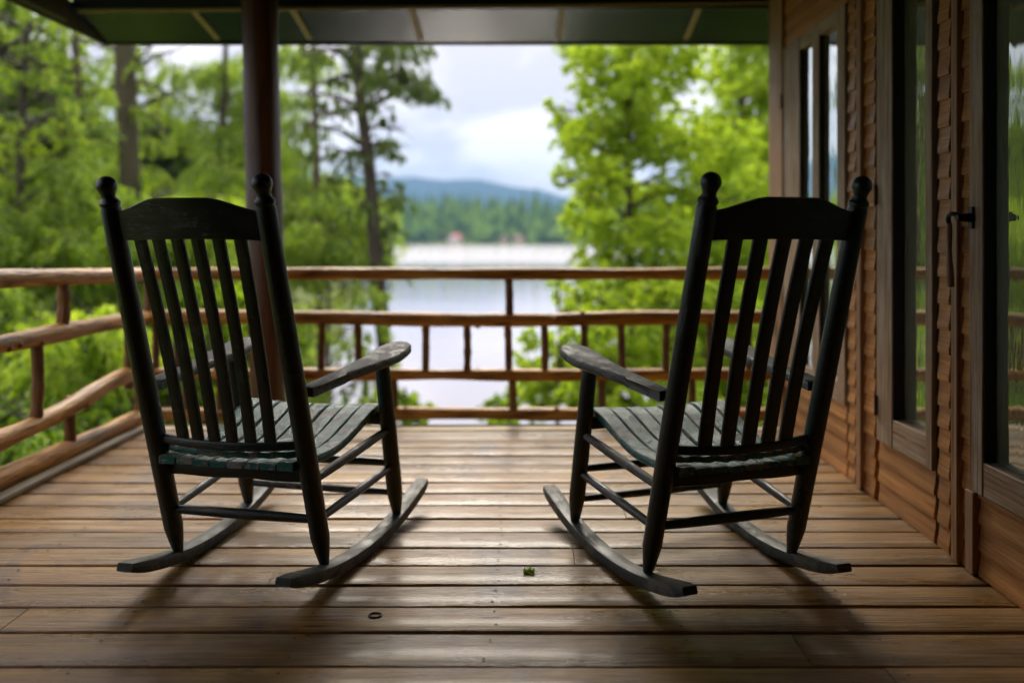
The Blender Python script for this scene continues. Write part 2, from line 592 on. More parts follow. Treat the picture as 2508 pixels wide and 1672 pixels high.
def far_forest():
    V, Fc = [], []
    rng = np.random.default_rng(5)
    for k in range(2300):
        x = rng.uniform(-330, 300)
        y = 432 + rng.uniform(0, 1) ** 1.4 * 90
        if -52 < x < -28 and y < 446: continue
        if -14 < x < 2 and y < 446: continue
        z = ground_z(x, y) - .5
        conif = rng.uniform() < .72 if y > 440 else rng.uniform() < .45
        h = rng.uniform(18, 27) if conif else rng.uniform(7, 14)
        if rng.uniform() < .05: h *= 1.2
        w = h * rng.uniform(.13, .2) if conif else h * rng.uniform(.32, .5)
        seg = 7
        tiers = 6 if conif else 5
        for q in range(tiers):
            o = len(V)
            t0 = q / tiers
            if conif:
                z0, z1 = z + h * (t0 * .86), z + h * (t0 * .86 + .32)
                rad = w * (1 - t0) ** .85
            else:
                z0, z1 = z + h * (.1 + t0 * .7), z + h * (.1 + t0 * .7 + .3)
                rad = w * math.sin(math.pi * (.2 + .75 * t0))
            z1 = min(z1, z + h)
            a0 = rng.uniform(0, 6.28)
            for s in range(seg):
                a = a0 + 6.283 * s / seg
                rr = rad * rng.uniform(.65, 1.2)
                V.append((x + rr * math.cos(a), y + rr * math.sin(a), z0 + rng.uniform(-.3, .3)))
            V.append((x + rng.uniform(-.2, .2), y, z1))
            for s in range(seg):
                Fc.append([o + s, o + (s + 1) % seg, o + seg])
    b = MB()
    b.v, b.f, b.uv = V, Fc, [[(0, 0)] * 3] * len(Fc)
    o = b.build('forest', M['forest'], smooth=0)
    tag(o, 'dark green conifer forest along the far shore of the lake', 'forest', kind='stuff')


far_forest()


def shore_house(x, y, w, d, hw, hr, wall, roof, name, label, nwin, rz=8):
    z = ground_z(x, y) + .1
    h = empty(name, (x, y, z), R(rz))
    tag(h, label, 'house', 'houses on the far lake shore')
    b = MB(); b.box((-w / 2, -d / 2, -1.5), (w / 2, d / 2, hw)); b.prism([(-w / 2 + .01, -d / 2, hw), (w / 2 - .01, -d / 2, hw), (0, -d / 2, hw + hr * .93)], (0, d, 0))
    b.build('wall', wall, h, 0)
    b = MB()
    for s in (-1, 1):
        b.prism([(s * (w / 2 + .6), -d / 2 - .6, hw - hr * .12), (0, -d / 2 - .6, hw + hr), (0, -d / 2 - .6, hw + hr + .3), (s * (w / 2 + .6), -d / 2 - .6, hw + .3 - hr * .12)], (0, d + 1.2, 0))
    b.build('roof', roof, h, 0)
    for i in range(nwin):
        b = MB(); cx = (i - (nwin - 1) / 2) * w / nwin
        b.box((cx - .5, -d / 2 - .06, hw * .4), (cx + .5, -d / 2 + .05, hw * .8))
        b.build('window', M['pane_dark'], h, 0)


shore_house(-39.5, 431, 5.2, 6, 2.6, 1.9, M['white_wall'], M['red_roof'], 'house', 'white house with a red roof on the far shore', 3, -28)
shore_house(-5.2, 433, 5.2, 6, 3.4, 1.1, M['beige_wall'], M['brown_roof'], 'house', 'larger beige house with a low brown roof on the far shore', 2)
shore_house(-13.2, 434, 3.6, 4, 2.8, 1.1, M['beige_wall'], M['brown_roof'], 'shed', 'small beige shed beside the larger beige house on the far shore', 1)

# ------------------------------------------------------------------ trees and shrubs
def unit(v):
    return v / np.maximum(np.linalg.norm(v, axis=-1, keepdims=True), 1e-9)


def leaf_quads(c, d, ln, wd, rng):
    """rhombic leaves at c along d"""
    n = len(c)
    d = unit(d)
    r = unit(rng.normal(size=(n, 3)))
    w = unit(np.cross(d, r))
    ln = (ln * rng.uniform(.6, 1.35, n))[:, None]
    wd = (wd * rng.uniform(.6, 1.35, n))[:, None]
    q = np.stack([c - d * ln * .5, c + w * wd * .5 - d * ln * .05, c + d * ln * .5, c - w * wd * .5 - d * ln * .05], 1)
    return q


def clump(center, rad, twigs, per, ln, wd, rng, droop=.25, flat=.75, feathery=False):
    """twigs with leaves set round a centre"""
    c = np.array(center)
    u = unit(rng.normal(size=(twigs, 3)))
    rr = rad * rng.uniform(.15, 1.0, twigs)[:, None] ** .6
    start = c + u * rr * np.array([1, 1, flat])
    if feathery:
        start = c + u * rr * np.array([1.25, 1.25, .42]) - np.array([0, 0, 1]) * (np.linalg.norm((u * rr)[:, :2], axis=1, keepdims=True) ** 2) * .35 / max(rad, .05)
        dirs = unit(u * np.array([.7, .7, .15]) + np.array([0, 0, -.8]) + rng.normal(size=(twigs, 3)) * .28)
        tl = rad * rng.uniform(.5, 1.25, twigs)[:, None]
    else:
        dirs = unit(u + rng.normal(size=(twigs, 3)) * .55 + np.array([0, 0, -droop]))
        tl = rad * rng.uniform(.25, .6, twigs)[:, None]
    s = rng.uniform(0, 1, (twigs, per, 1))
    base = start[:, None, :] + dirs[:, None, :] * tl[:, None, :] * s
    base = base + np.array([0, 0, -1]) * (s ** 2) * tl[:, None, :] * (.35 if feathery else .15)
    side = rng.normal(size=(twigs, per, 3))
    ld = unit(dirs[:, None, :] * .8 + side * (.45 if feathery else .75) + np.array([0, 0, -.35 if feathery else -.2]))
    pos = base + ld * ln * .5
    return leaf_quads(pos.reshape(-1, 3), ld.reshape(-1, 3), ln, wd, rng)


def limb_path(a, b, rng, sag=.12, n=7):
    a, b = Vector(a), Vector(b)
    L = (b - a).length
    out = []
    for i in range(n + 1):
        t = i / n
        p = a.lerp(b, t)
        p.z += math.sin(math.pi * t) * L * sag
        p += Vector(rng.normal(size=3)) * L * .018 * (0 if i in (0, n) else 1)
        out.append(p)
    return out


def tree(name, label, cat, depth, trunk_px, trunk_r, clumps, leafmat, bark, leaf=(.085, .05), dens=1.0, feathery=False, seed=1, spread=1.0, group=None, limbs=True, bare=(), ycenter=0.0):
    """trunk_px: sight points down the trunk; clumps: (x, y, radius in px[, density[, depth offset]])"""
    rng = np.random.default_rng(seed)
    pts = [at(x, y, depth) for (x, y) in trunk_px]
    base = pts[-1]
    gz = ground_z(base.x, base.y) - .15
    pts.append(Vector((base.x + (base.x - pts[-2].x) * .2, base.y, gz)))
    pts = pts[::-1]
    path = spline(pts, 26)
    root = empty(name, (path[0].x, path[0].y, gz))
    tag(root, label, cat, group)
    off = Vector(root.location)
    loc = [p - off for p in path]
    n = len(loc)
    rad = [lerp(trunk_r[0], trunk_r[1], i / (n - 1)) * (1 + .5 * max(0, 1 - i / 2)) * random.uniform(.93, 1.07) for i in range(n)]
    b = MB()
    b.tube(loc, rad, 10)
    Q = []
    for cl in clumps:
        x, y, r = cl[:3]
        dn = cl[3] if len(cl) > 3 else 1.0
        dz = cl[4] if len(cl) > 4 else rng.normal() * .55 * spread
        c = at(x, y, depth) + Vector((0, dz + ycenter, 0)) - off
        rw = r * depth / F * 1.22
        if limbs:
            zz = c.z - rw * .3
            k = min(range(n), key=lambda i: abs(loc[i].z - zz + (loc[i] - c).length * .18))
            P = limb_path(loc[k], c, rng, .06 if not feathery else .09)
            r0 = min(rad[k] * .5, .012 + (loc[k] - c).length * .014)
            b.tube(P, [lerp(r0, .006, i / (len(P) - 1)) for i in range(len(P))], 6)
            for q in range(3):
                e = c + Vector(rng.normal(size=3)) * rw * .6
                b.tube(limb_path(P[4], e, rng, .05, 4), [.009, .008, .006, .005, .003], 5)
        area = (rw / .3) ** 2
        tw = max(6, int((46 if feathery else 36) * area * dn * dens))
        Q.append(clump(c, rw, tw, 26, leaf[0], leaf[1], rng, feathery=feathery))
    for (x0, y0, x1, y1, sag) in bare:
        a, c = at(x0, y0, depth) - off, at(x1, y1, depth + rng.normal() * .4) - off
        P = limb_path(a, c, rng, sag, 9)
        b.tube(P, [lerp(.035, .006, i / 9) for i in range(10)], 6)
        for q in range(7):
            k = rng.integers(3, 9)
            e = P[k] + Vector((rng.normal() * .25, rng.normal() * .2, -abs(rng.normal()) * .22))
            b.tube(limb_path(P[k], e, rng, .05, 4), [.009, .007, .006, .004, .002], 4)
    b.build('trunk', bark, root, 60)
    quads_mesh('crown', np.concatenate(Q), leafmat, root)
    return root


def scatter(x0, x1, y0, y1, n, r0, r1, seed, dn=1.0, keep=None):
    rng = np.random.default_rng(seed)
    out = []
    while len(out) < n:
        x, y = rng.uniform(x0, x1), rng.uniform(y0, y1)
        if keep and not keep(x, y): continue
        out.append((x, y, rng.uniform(r0, r1), dn * rng.uniform(.6, 1.3)))
    return out


CT = 'trees beyond the porch railing'
# the tall conifer whose dark trunk stands left of the lake view
tree('conifer_tree', 'tall conifer with a dark leaning trunk left of the open lake view', 'tree', 9.5,
     [(806, 20), (815, 103), (834, 280), (850, 400), (858, 520), (866, 610), (879, 760), (892, 900)], (.105, .058),
     [(870, 70, 50), (930, 90, 40), (880, 130, 34), (925, 145, 34), (955, 175, 28), (985, 205, 22, 1.2), (1010, 222, 15, 1.3), (890, 190, 26, .8), (925, 205, 20, .8),
      (700, 120, 34, .5), (760, 110, 40, .5), (770, 170, 16, .5), (690, 215, 28, .5), (745, 210, 20, .4), (765, 300, 26, .6), (700, 290, 26, .5), (735, 335, 22, .5), (800, 340, 22, .6), (780, 385, 26, .7),
      (880, 260, 12, .5), (893, 335, 17, .9), (908, 352, 10, .8), (880, 400, 18, .6), (905, 440, 16, 1.0), (925, 462, 13, 1.2), (875, 330, 14, .6), (850, 300, 20, .6), (840, 420, 24, .6), (760, 420, 26, .5), (835, 470, 24, .6), (885, 500, 20, .6), (845, 530, 26, .6), (892, 560, 20, .7), (850, 590, 26, .6), (900, 610, 20, .6), (840, 640, 26, .5), (905, 520, 14, .7), (820, 360, 22, .6), (870, 450, 22, .6), (790, 240, 20, .5), (860, 230, 26, .7), (865, 170, 26, .8)],
     M['leaf_deep'], M['bark'], (.085, .020), 1.2, True, 21, .5, CT,
     bare=[(816, 172, 690, 225, .10), (829, 258, 680, 300, .12), (836, 300, 905, 300, .12), (842, 342, 915, 335, .15), (845, 345, 720, 375, .05), (813, 120, 700, 130, .08)])
# larch crown behind it
tree('larch_tree', 'olive green larch standing between the brown porch post and the dark conifer', 'tree', 13.0,
     [(716, 60), (722, 200), (728, 400), (735, 600), (738, 800)], (.10, .04),
     [(660, 135, 40), (700, 120, 40), (650, 200, 34), (676, 270, 32), (655, 340, 40), (690, 390, 40), (750, 410, 46), (650, 420, 40), (800, 440, 34, .8), (720, 160, 30, .6)] + scatter(640, 850, 410, 600, 26, 30, 46, 3),
     M['leaf_olive'], M['bark_pale'], (.10, .020), 1.1, True, 22, 1.0, CT)
tree('larch_tree', 'airy olive tree with gaps of sky just left of the brown post', 'tree', 14.0,
     [(520, 60), (515, 200), (505, 380), (500, 560), (498, 760)], (.12, .04),
     [(400, 150, 36), (455, 130, 40), (520, 140, 46), (545, 210, 40), (500, 200, 34), (425, 230, 34), (470, 290, 34), (530, 315, 40), (395, 260, 24), (540, 390, 40), (560, 270, 40), (480, 410, 36), (430, 420, 24, .6), (610, 200, 40), (600, 330, 40)] + scatter(470, 620, 420, 640, 16, 34, 50, 4),
     M['leaf_olive'], M['bark'], (.10, .022), 1.1, True, 23, 1.0, CT)
tree('pine_tree', 'thick mossy trunk tree rising behind the left corner of the railing', 'tree', 11.0,
     [(283, 30), (287, 140), (293, 300), (301, 430), (306, 600), (308, 800)], (.165, .125),
     [(290, 100, 34, .8), (250, 150, 34, .6), (330, 150, 20, .3), (230, 230, 30, .6), (270, 260, 24, .6), (310, 300, 28, .7), (335, 385, 24), (350, 430, 30), (265, 380, 26, .8), (235, 330, 26, .8), (370, 470, 34), (330, 520, 30, .7), (262, 470, 28), (255, 200, 24, .5), (305, 180, 16, .5), (275, 150, 14, .5), (312, 250, 16, .5)],
     M['leaf_olive'], M['bark_moss'], (.095, .018), 1.0, True, 24, .5, CT,
     bare=[(290, 160, 425, 110, .04), (296, 190, 410, 230, .10), (295, 240, 400, 330, .12), (290, 130, 170, 90, .05), (292, 200, 180, 230, .08), (290, 170, 380, 70, .03), (298, 260, 430, 200, .02)])
tree('cedar_tree', 'feathery tree with a thin dark trunk at the far left beside the roof edge', 'tree', 9.0,
     [(66, -120), (60, 40), (52, 240), (48, 380), (46, 600), (44, 900)], (.06, .03),
     scatter(-70, 190, -40, 310, 34, 16, 30, 6, .6) + scatter(-60, 170, 310, 640, 34, 26, 42, 7, .9),
     M['leaf_olive'], M['bark'], (.090, .016), 1.1, True, 25, .8, CT,
     bare=[(60, 60, 180, 110, .05), (58, 130, 150, 190, .08), (54, 200, 170, 270, .1), (60, 90, -40, 150, .06)])
tree('spruce_tree', 'pale brown trunk tree standing behind the feathery left tree', 'tree', 15.0,
     [(172, -80), (176, 120), (182, 300), (186, 520), (190, 740), (190, 900)], (.13, .06),
     scatter(90, 275, -30, 290, 24, 16, 28, 8, .55) + scatter(80, 290, 290, 660, 44, 22, 40, 9, .8),
     M['leaf_mid'], M['bark_pale'], (.11, .022), 1.0, True, 26, 1.0, CT)
# right of the lake
tree('maple_tree', 'big lime green leafy tree right of the lake view', 'tree', 10.0,
     [(1452, 20), (1448, 150), (1446, 300), (1444, 440), (1450, 600), (1455, 800), (1458, 950)], (.075, .022),
     [(1450, 240, 40), (1450, 190, 36), (1430, 370, 40), (1580, 150, 26, .7), (1600, 250, 26, .6), (1620, 300, 34), (1350, 60, 50), (1440, 40, 60), (1520, 60, 50), (1345, 140, 30), (1395, 150, 44), (1455, 140, 50), (1515, 150, 44), (1555, 195, 24, .6), (1400, 215, 40, .8), (1470, 215, 54), (1530, 245, 44),
      (1350, 290, 38), (1298, 285, 28), (1268, 266, 14, 1.2), (1310, 340, 36), (1300, 388, 24), (1370, 345, 46), (1290, 418, 12), (1435, 320, 50), (1500, 330, 54), (1560, 350, 40),
      (1375, 430, 46), (1450, 420, 50), (1515, 420, 30, .6), (1590, 430, 44), (1350, 500, 44), (1420, 515, 54), (1500, 530, 54), (1575, 510, 50), (1345, 460, 26),
      (1370, 575, 40, .8), (1440, 590, 46), (1530, 600, 54), (1610, 590, 50), (1400, 670, 52), (1480, 680, 54), (1560, 690, 54), (1630, 680, 50), (1345, 740, 30, .6), (1400, 770, 54), (1480, 780, 54), (1560, 790, 54), (1640, 770, 50), (1640, 300, 30, .7), (1690, 330, 46), (1650, 370, 50), (1740, 370, 50), (1660, 450, 54), (1740, 450, 54), (1680, 530, 56), (1750, 540, 50), (1700, 610, 56), (1770, 620, 50), (1720, 700, 56), (1330, 130, 24, .7), (1360, 200, 34), (1330, 300, 30), (1360, 400, 34), (1480, 180, 50), (1420, 280, 44), (1540, 310, 40), (1500, 460, 40)],
     M['leaf_lime'], M['bark'], (.054, .034), 2.1, False, 31, 1.0, CT)
tree('birch_tree', 'leafy tree behind the big lime tree, close to the house corner', 'tree', 14.0,
     [(1715, 20), (1708, 200), (1700, 400), (1696, 600), (1696, 800)], (.10, .04),
     [(1640, 135, 34, .8), (1700, 120, 44), (1760, 140, 44), (1680, 195, 36, .8), (1745, 220, 46), (1640, 240, 26, .6), (1700, 270, 36, .7), (1770, 310, 46), (1690, 350, 46), (1620, 370, 34), (1750, 400, 50), (1680, 440, 50), (1620, 480, 46), (1740, 490, 50), (1670, 540, 50), (1760, 570, 46), (1700, 620, 50), (1640, 650, 46), (1760, 680, 50), (1720, 740, 50), (1800, 200, 50), (1820, 350, 50), (1810, 500, 50), (1665, 160, 30), (1720, 170, 40), (1770, 200, 44), (1720, 270, 44), (1770, 100, 44), (1690, 80, 44), (1640, 100, 30, .6), (1650, 190, 34), (1630, 280, 34), (1670, 310, 44), (1730, 330, 44), (1780, 270, 44)],
     M['leaf_lime'], M['bark_pale'], (.062, .036), 1.5, False, 32, 1.0, CT)

CS = 'shrubs below the porch railing'


def shrub(name, label, depth, cl, mat, seed, leaf=(.065, .04), dens=1.4, feathery=False, stem=None):
    xs = sum(c[0] for c in cl) / len(cl)
    top = min(c[1] for c in cl)
    bot = max(c[1] for c in cl)
    return tree(name, label, 'shrub', depth, [(xs, top), (xs + 3, (top + bot) / 2), (xs, bot)], (.03, .012), cl, mat, M['bark'], leaf, dens, feathery, seed, .8, CS)


shrub('shrub', 'olive larch sapling in front of the larch, between post and dark trunk', 8.5, scatter(640, 850, 640, 960, 34, 20, 34, 41, .6), M['leaf_olive'], 41, (.085, .018), 1.0, True)
shrub('shrub', 'yellow green sapling behind the dark conifer trunk at rail height', 11.5, scatter(650, 885, 440, 640, 44, 20, 34, 42, .8), M['leaf_olive'], 42, (.09, .020), 1.0, True)
shrub('shrub', 'small leafy shrub low down beside the first chair armrest, left of the open water', 8.0, [(925, 915, 30), (955, 930, 24), (900, 890, 26), (980, 945, 14), (940, 960, 30), (880, 940, 30)], M['leaf_mid'], 43)
shrub('shrub', 'bright young tree in the middle of the railing, right of the open water', 9.0, [(1215, 800, 22), (1210, 840, 32), (1235, 880, 40), (1270, 860, 34), (1290, 800, 26, .7), (1265, 920, 40), (1300, 680, 30, .6), (1335, 700, 40), (1340, 780, 44), (1300, 820, 40), (1235, 780, 24), (1360, 640, 40), (1310, 900, 40), (1215, 930, 36), (1340, 860, 40)], M['leaf_lime'], 44)
shrub('shrub', 'low pale shrub at the water edge left of the bright young tree', 8.6, [(1135, 910, 20, .7), (1160, 925, 26), (1125, 945, 24), (1180, 950, 30), (1150, 965, 30)], M['leaf_mid'], 45)
shrub('shrub', 'lime green shrub under the big lime tree, seen under the second chair armrest', 8.0, scatter(1330, 1560, 660, 980, 26, 34, 50, 46), M['leaf_lime'], 46)
shrub('shrub', 'lime green shrub seen through the slats of the second chair', 8.5, scatter(1540, 1780, 650, 980, 22, 34, 54, 47), M['leaf_lime'], 47)
shrub('shrub', 'green shrub filling the view above the left railing near the thick mossy trunk', 9.5, scatter(200, 420, 440, 760, 36, 26, 44, 48), M['leaf_mid'], 48, (.09, .022), 1.0, True)
shrub('shrub', 'yellow green shrub behind the left chair headrest', 10.5, scatter(330, 580, 455, 680, 34, 26, 44, 49), M['leaf_lime'], 49, (.09, .024), 1.0, True)
shrub('shrub', 'large shrub behind the left railing at the picture edge', 8.5, scatter(-160, 130, 520, 880, 38, 28, 48, 50), M['leaf_mid'], 50, (.085, .022), 1.1, True)
shrub('shrub', 'bright shrub below the middle log of the left railing', 7.5, scatter(40, 330, 690, 960, 34, 30, 50, 51), M['leaf_lime'], 51, (.08, .024), 1.2, True)
shrub('shrub', 'low dark shrub below the left railing at the picture edge', 6.5, scatter(-160, 200, 860, 1150, 28, 36, 56, 52), M['leaf_mid'], 52, (.075, .026), 1.2, True)
shrub('shrub', 'green shrub seen through the slats of the left chair', 8.0, scatter(330, 640, 680, 980, 30, 34, 54, 53), M['leaf_mid'], 53, (.08, .04))
shrub('shrub', 'far left shrub thicket under the feathery tree', 14.0, scatter(-250, 330, 370, 720, 64, 30, 50, 54), M['leaf_mid'], 54, (.12, .035), .9, True)
shrub('shrub', 'hazy shrub thicket far behind the airy olive tree', 20.0, scatter(240, 640, 450, 640, 40, 22, 38, 55), M['leaf_far'], 55, (.14, .08))

# more woods further along the left bank, the ones the house windows mirror
for i, (x, y, h) in enumerate(((-10.5, 13.5, 6.5), (-14, 19, 8), (-15.5, 17, 7), (-20, 26, 9), (-12.4, 20, 6.8), (-10.7, 23, 5.2), (-9.4, 25.5, 5.4))):
    base = Vector((x, y, ground_z(x, y)))
    px = lambda p: (PX + F * p.x / p.y, PY - F * (p.z - EYE) / p.y)
    tp = [px(base + Vector((0, 0, h * k))) for k in (1.0, .75, .5, .25, .05)]
    cl = []
    rg = np.random.default_rng(70 + i)
    for k in range(30):
        zz = rg.uniform(.12, 1.0) * h
        rr = 1.9 * (1.08 - zz / h) + .5
        q = base + Vector((rg.normal() * rr * .6, 0, zz))
        X, Yp = px(q)
        cl.append((X, Yp, rg.uniform(.4, .75) * F / y, .8, rg.normal() * rr * .5))
    lab = ('leafy tree nearest the left railing in the woods behind the feathery tree', 'tall leafy tree deep in the left woods', 'leafy tree in the left woods just outside the picture edge', 'farthest tall leafy tree of the left woods', 'leafy tree between the two thin trunks at the far left, low behind them', 'small leafy tree just right of the thick mossy trunk, far behind it', 'small far leafy tree behind the airy olive tree left of the post')[i]
    tree('leafy_tree', lab, 'tree', y, tp, (.13, .03), cl, M['leaf_far'], M['bark'], (.15, .09), .8, False, 80 + i, 1.0, CT)

# ground cover on the bank
def undergrowth():
    rng = np.random.default_rng(9)
    P = []
    while len(P) < 26000:
        x = rng.uniform(-13, 11)
        y = rng.uniform(4.9, 24)
        if y > shore(x) - .1: continue
        if rng.uniform() > 1.2 / (1 + (y - 4) * .06): continue
        P.append((x, y, ground_z(x, y) + abs(rng.normal()) * .16))
    P = np.array(P)
    d = rng.normal(size=P.shape) * np.array([1, 1, .4]) + np.array([0, 0, .7])
    o = quads_mesh('undergrowth', leaf_quads(P, d, .17, .07, rng), M['leaf_mid'])
    tag(o, 'low green leaves covering the bank under the trees', 'ground cover', kind='stuff')


undergrowth()

# ------------------------------------------------------------------ the deck
def deck():
    b = MB()
    edges = [1.867, 2.033, 2.173, 2.308, 2.447, 2.588, 2.731, 2.859, 3.0]
    while edges[-1] < 4.05: edges.append(edges[-1] + .139)
    edges[-1] = 4.165
    y = 1.867
    while y > BACK_Y: y -= .146; edges.insert(0, y)
    for y0, y1 in zip(edges[:-1], edges[1:]):
        g0, g1 = random.uniform(.003, .0058), random.uniform(.003, .0058)
        z = random.uniform(-.0025, .0015)
        nx = 16
        cut = random.uniform(-1.7, 1.1) if random.random() < .45 else None
        runs = [(DECK_X0 - .02, WALL_X + .05)] if cut is None else [(DECK_X0 - .02, cut - .0012), (cut + .0012, WALL_X + .05)]
        for (xa, xb) in runs:
            path, sc = [], []
            ph = random.uniform(0, 6)
            for k in range(nx + 1):
                x = lerp(xa, xb, k / nx)
                w = (y1 - g1) - (y0 + g0) + .0012 * math.sin(x * 4 + ph)
                path.append((x, (y0 + y1) / 2 + .0015 * math.sin(x * 2.1 + ph), z - .016 + .0012 * math.sin(x * 2.7 + ph * 2)))
                sc.append((w, 1.0))
            prof = [(.5, .010), (.487, .0145), (.46, .016), (-.46, .016), (-.487, .0145), (-.5, .010), (-.5, -.016), (.5, -.016)]
            b.sweep(path, prof, (0, 0, 1), sc)
    nails = []
    for y0, y1 in zip(edges[:-1], edges[1:]):
        for k in range(8):
            x = lerp(DECK_X0, WALL_X, k / 7)
            for yy in (lerp(y0, y1, .24), lerp(y0, y1, .76)):
                if random.random() < .12: continue
                nails.append((x + random.uniform(-.012, .012), yy + random.uniform(-.007, .007), .0016))
    nf = len(b.f)
    for (x, y, z) in nails:
        b.add([(x + .0042 * math.cos(a), y + .0042 * math.sin(a), z) for a in [math.pi * 2 * q / 8 for q in range(8)]], [list(range(8))])
    o = b.build('deck', M['deck'], None, 50)
    o.data.materials.append(M['rust'])
    for q in range(nf, len(b.f)):
        o.data.polygons[q].material_index = 1
    tag(o, kind='structure')
    b = MB()
    for k in range(8):
        x = lerp(DECK_X0, WALL_X, k / 7)
        b.box((x - .03, BACK_Y, -.2), (x + .03, 4.34, -.034))
    b.box((DECK_X0 - .2, 4.342, -.22), (WALL_X + .05, 4.375, -.036))
    b.box((DECK_X0 - .235, BACK_Y, -.22), (DECK_X0 - .203, 4.375, -.04))
    tag(b.build('deck_frame', M['old_board'], None, 0), kind='structure')
    # edge boards
    b = MB(); b.sweep([(lerp(DECK_X0 - .03, WALL_X, k / 12), 4.232, -.010 + .002 * math.sin(k)) for k in range(13)], rrect(.125, .032, .006), (0, 0, 1))
    tag(b.build('deck_edge', M['sill'], None, 50), kind='structure')
    b = MB(); b.sweep([(DECK_X0 + .012 + .004 * math.sin(k * .9), lerp(BACK_Y, 4.16, k / 14), .014) for k in range(15)], rrect(.05, .03, .008), (0, 0, 1))
    tag(b.build('deck_edge', M['old_board'], None, 50), kind='structure')
    b = MB(); b.sweep([(DECK_X0 - .155, lerp(BACK_Y, 4.36, k / 14), -.016 + .003 * math.sin(k)) for k in range(15)], rrect(.11, .03, .006), (0, 0, 1))
    tag(b.build('deck_edge', M['old_board'], None, 50), kind='structure')


deck()

# ------------------------------------------------------------------ railings of peeled logs
RAIL_Y, RAIL_X = 4.33, -2.075


def log(b, pts, r, n=34, wob=.10, seg=16, taper=(1, 1)):
    P = spline(pts, n)
    ph = [random.uniform(0, 6) for _ in range(3)]
    rad = []
    for i, p in enumerate(P):
        t = i / n
        k = 1 + wob * (.5 * math.sin(9 * t * 2 + ph[0]) + .35 * math.sin(23 * t + ph[1]) + .3 * math.sin(41 * t + ph[2]))
        rad.append(r * k * lerp(taper[0], taper[1], t))
        p.z += r * .06 * math.sin(7 * t + ph[1])
    b.tube(P, rad, seg)
    if n > 20:
        for q in range(6):
            k = random.randint(2, n - 2)
            t = (P[k + 1] - P[k - 1]).normalized()
            s = Vector((random.uniform(-1, 1), random.uniform(-1, 1), random.uniform(-1, 1)))
            s = (s - t * s.dot(t)).normalized()
            b.tube([P[k] + s * rad[k] * .7, P[k] + s * (rad[k] + .002), P[k] + s * (rad[k] + .008)], [r * .45, r * .34, r * .26], 9)


def railing_back():
    root = empty('railing', (-.3, RAIL_Y, 0))
    tag(root, 'peeled log railing across the far edge of the deck facing the lake', 'railing', 'porch railings')
    inv = Vector((.3, -RAIL_Y, 0))
    xr, xl = 1.34, -2.06

    def put(name, fn):
        b = MB(); fn(b)
        b.v = [tuple(Vector(p) + inv) for p in b.v]
        b.build(name, M['baluster' if name == 'baluster' else 'log'], root, 50)
    Y = RAIL_Y
    put('top_rail', lambda b: log(b, [(xl, Y, .815), (-1.2, Y, .813), (-.4, Y, .812), (.3, Y, .815), (xr, Y, .817)], .033))
    put('middle_rail', lambda b: log(b, [(xl, Y + .01, .576), (-1.2, Y + .01, .575), (-.5, Y, .566), (.1, Y, .566), (.5, Y, .572), (xr, Y, .578)], .038))
    put('lower_rail', lambda b: log(b, [(xl, Y - .01, .270), (-1.2, Y, .268), (-.5, Y, .270), (.1, Y, .264), (.6, Y, .264), (xr, Y, .27)], .033, wob=.14))
    put('bottom_rail', lambda b: log(b, [(xl, Y, .052), (-1.0, Y, .053), (-.4, Y, .055), (.3, Y, .051), (xr, Y, .052)], .034))

    def bal(px, z0, z1, r=.0205):
        x = (px - PX) * Y / F
        put('baluster', lambda b: log(b, [(x + random.uniform(-.004, .004), Y, z0), (x, Y + .004, (z0 + z1) / 2), (x + random.uniform(-.006, .006), Y, z1)], r, 10, .12, 10))
    for px in (340, 1170): bal(px, .565, .815, .022)
    for px in (357, 407, 500, 738, 823, 978, 1074, 1168, 1252, 1342, 1428, 1530, 1632, 1720): bal(px, .265, .57)
    for px in (340, 428, 505, 640, 905, 1178, 1382, 1590): bal(px, .05, .268, .022)


def railing_left():
    root = empty('railing', (RAIL_X, 2.5, 0))
    tag(root, 'peeled log railing with a sagging lower log along the left side of the deck', 'railing', 'porch railings')
    inv = -Vector(root.location)

    def put(name, fn):
        b = MB(); fn(b)
        b.v = [tuple(Vector(p) + inv) for p in b.v]
        b.build(name, M['baluster' if name == 'baluster' else 'log'], root, 50)
    X = RAIL_X
    y1 = 4.40
    put('top_rail', lambda b: log(b, [(X, 1.4, .855), (X, 2.4, .85), (X, 3.1, .846), (X, 3.8, .826), (X, y1, .808)], .038, 44, .08))
    put('middle_rail', lambda b: log(b, [(X, 1.4, .60), (X, 2.4, .597), (X, 3.12, .590), (X, 3.55, .590), (X, 4.0, .584), (X, y1, .570)], .040, 44))
    put('lower_rail', lambda b: log(b, [(X, 1.4, .21), (X, 2.4, .205), (X, 3.12, .212), (X, 3.56, .240), (X, 4.0, .295), (X, y1, .30)], .041, 44, .14))
    put('bottom_rail', lambda b: log(b, [(X + .01, 1.4, .055), (X + .005, 3.1, .056), (X, 3.8, .052), (X, y1, .05)], .045, 44, .10))

    def bal(y, z0, z1, r=.027):
        put('baluster', lambda b: log(b, [(X, y + random.uniform(-.01, .01), z0), (X + .004, y, (z0 + z1) / 2), (X, y + random.uniform(-.01, .01), z1)], r, 10, .12, 12))
    for y in (3.555, 2.3): bal(y, .59, .84)
    for y in (3.367, 4.135, 2.6, 1.8): bal(y, .23, .59, .024)
    for y in (3.60, 4.25, 2.5): bal(y, .05, .25, .025)


railing_back()
railing_left()

# porch post
b = MB()
pp = [(-1.335, 4.10, -.02), (-1.345, 4.10, .5), (-1.355, 4.10, 1.1), (-1.368, 4.10, 1.6), (-1.385, 4.10, 2.362)]
P = spline(pp, 30)
b.tube(P, [.090 + .0025 * math.sin(i * .9) for i in range(31)], 40)
post = b.build('porch_post', M['post'], None, 50)
post.data.transform(Matrix.Translation((1.345, -4.10, 0))); post.location = (-1.345, 4.10, 0)
tag(post, 'round reddish brown porch post standing behind the left chair', 'post')

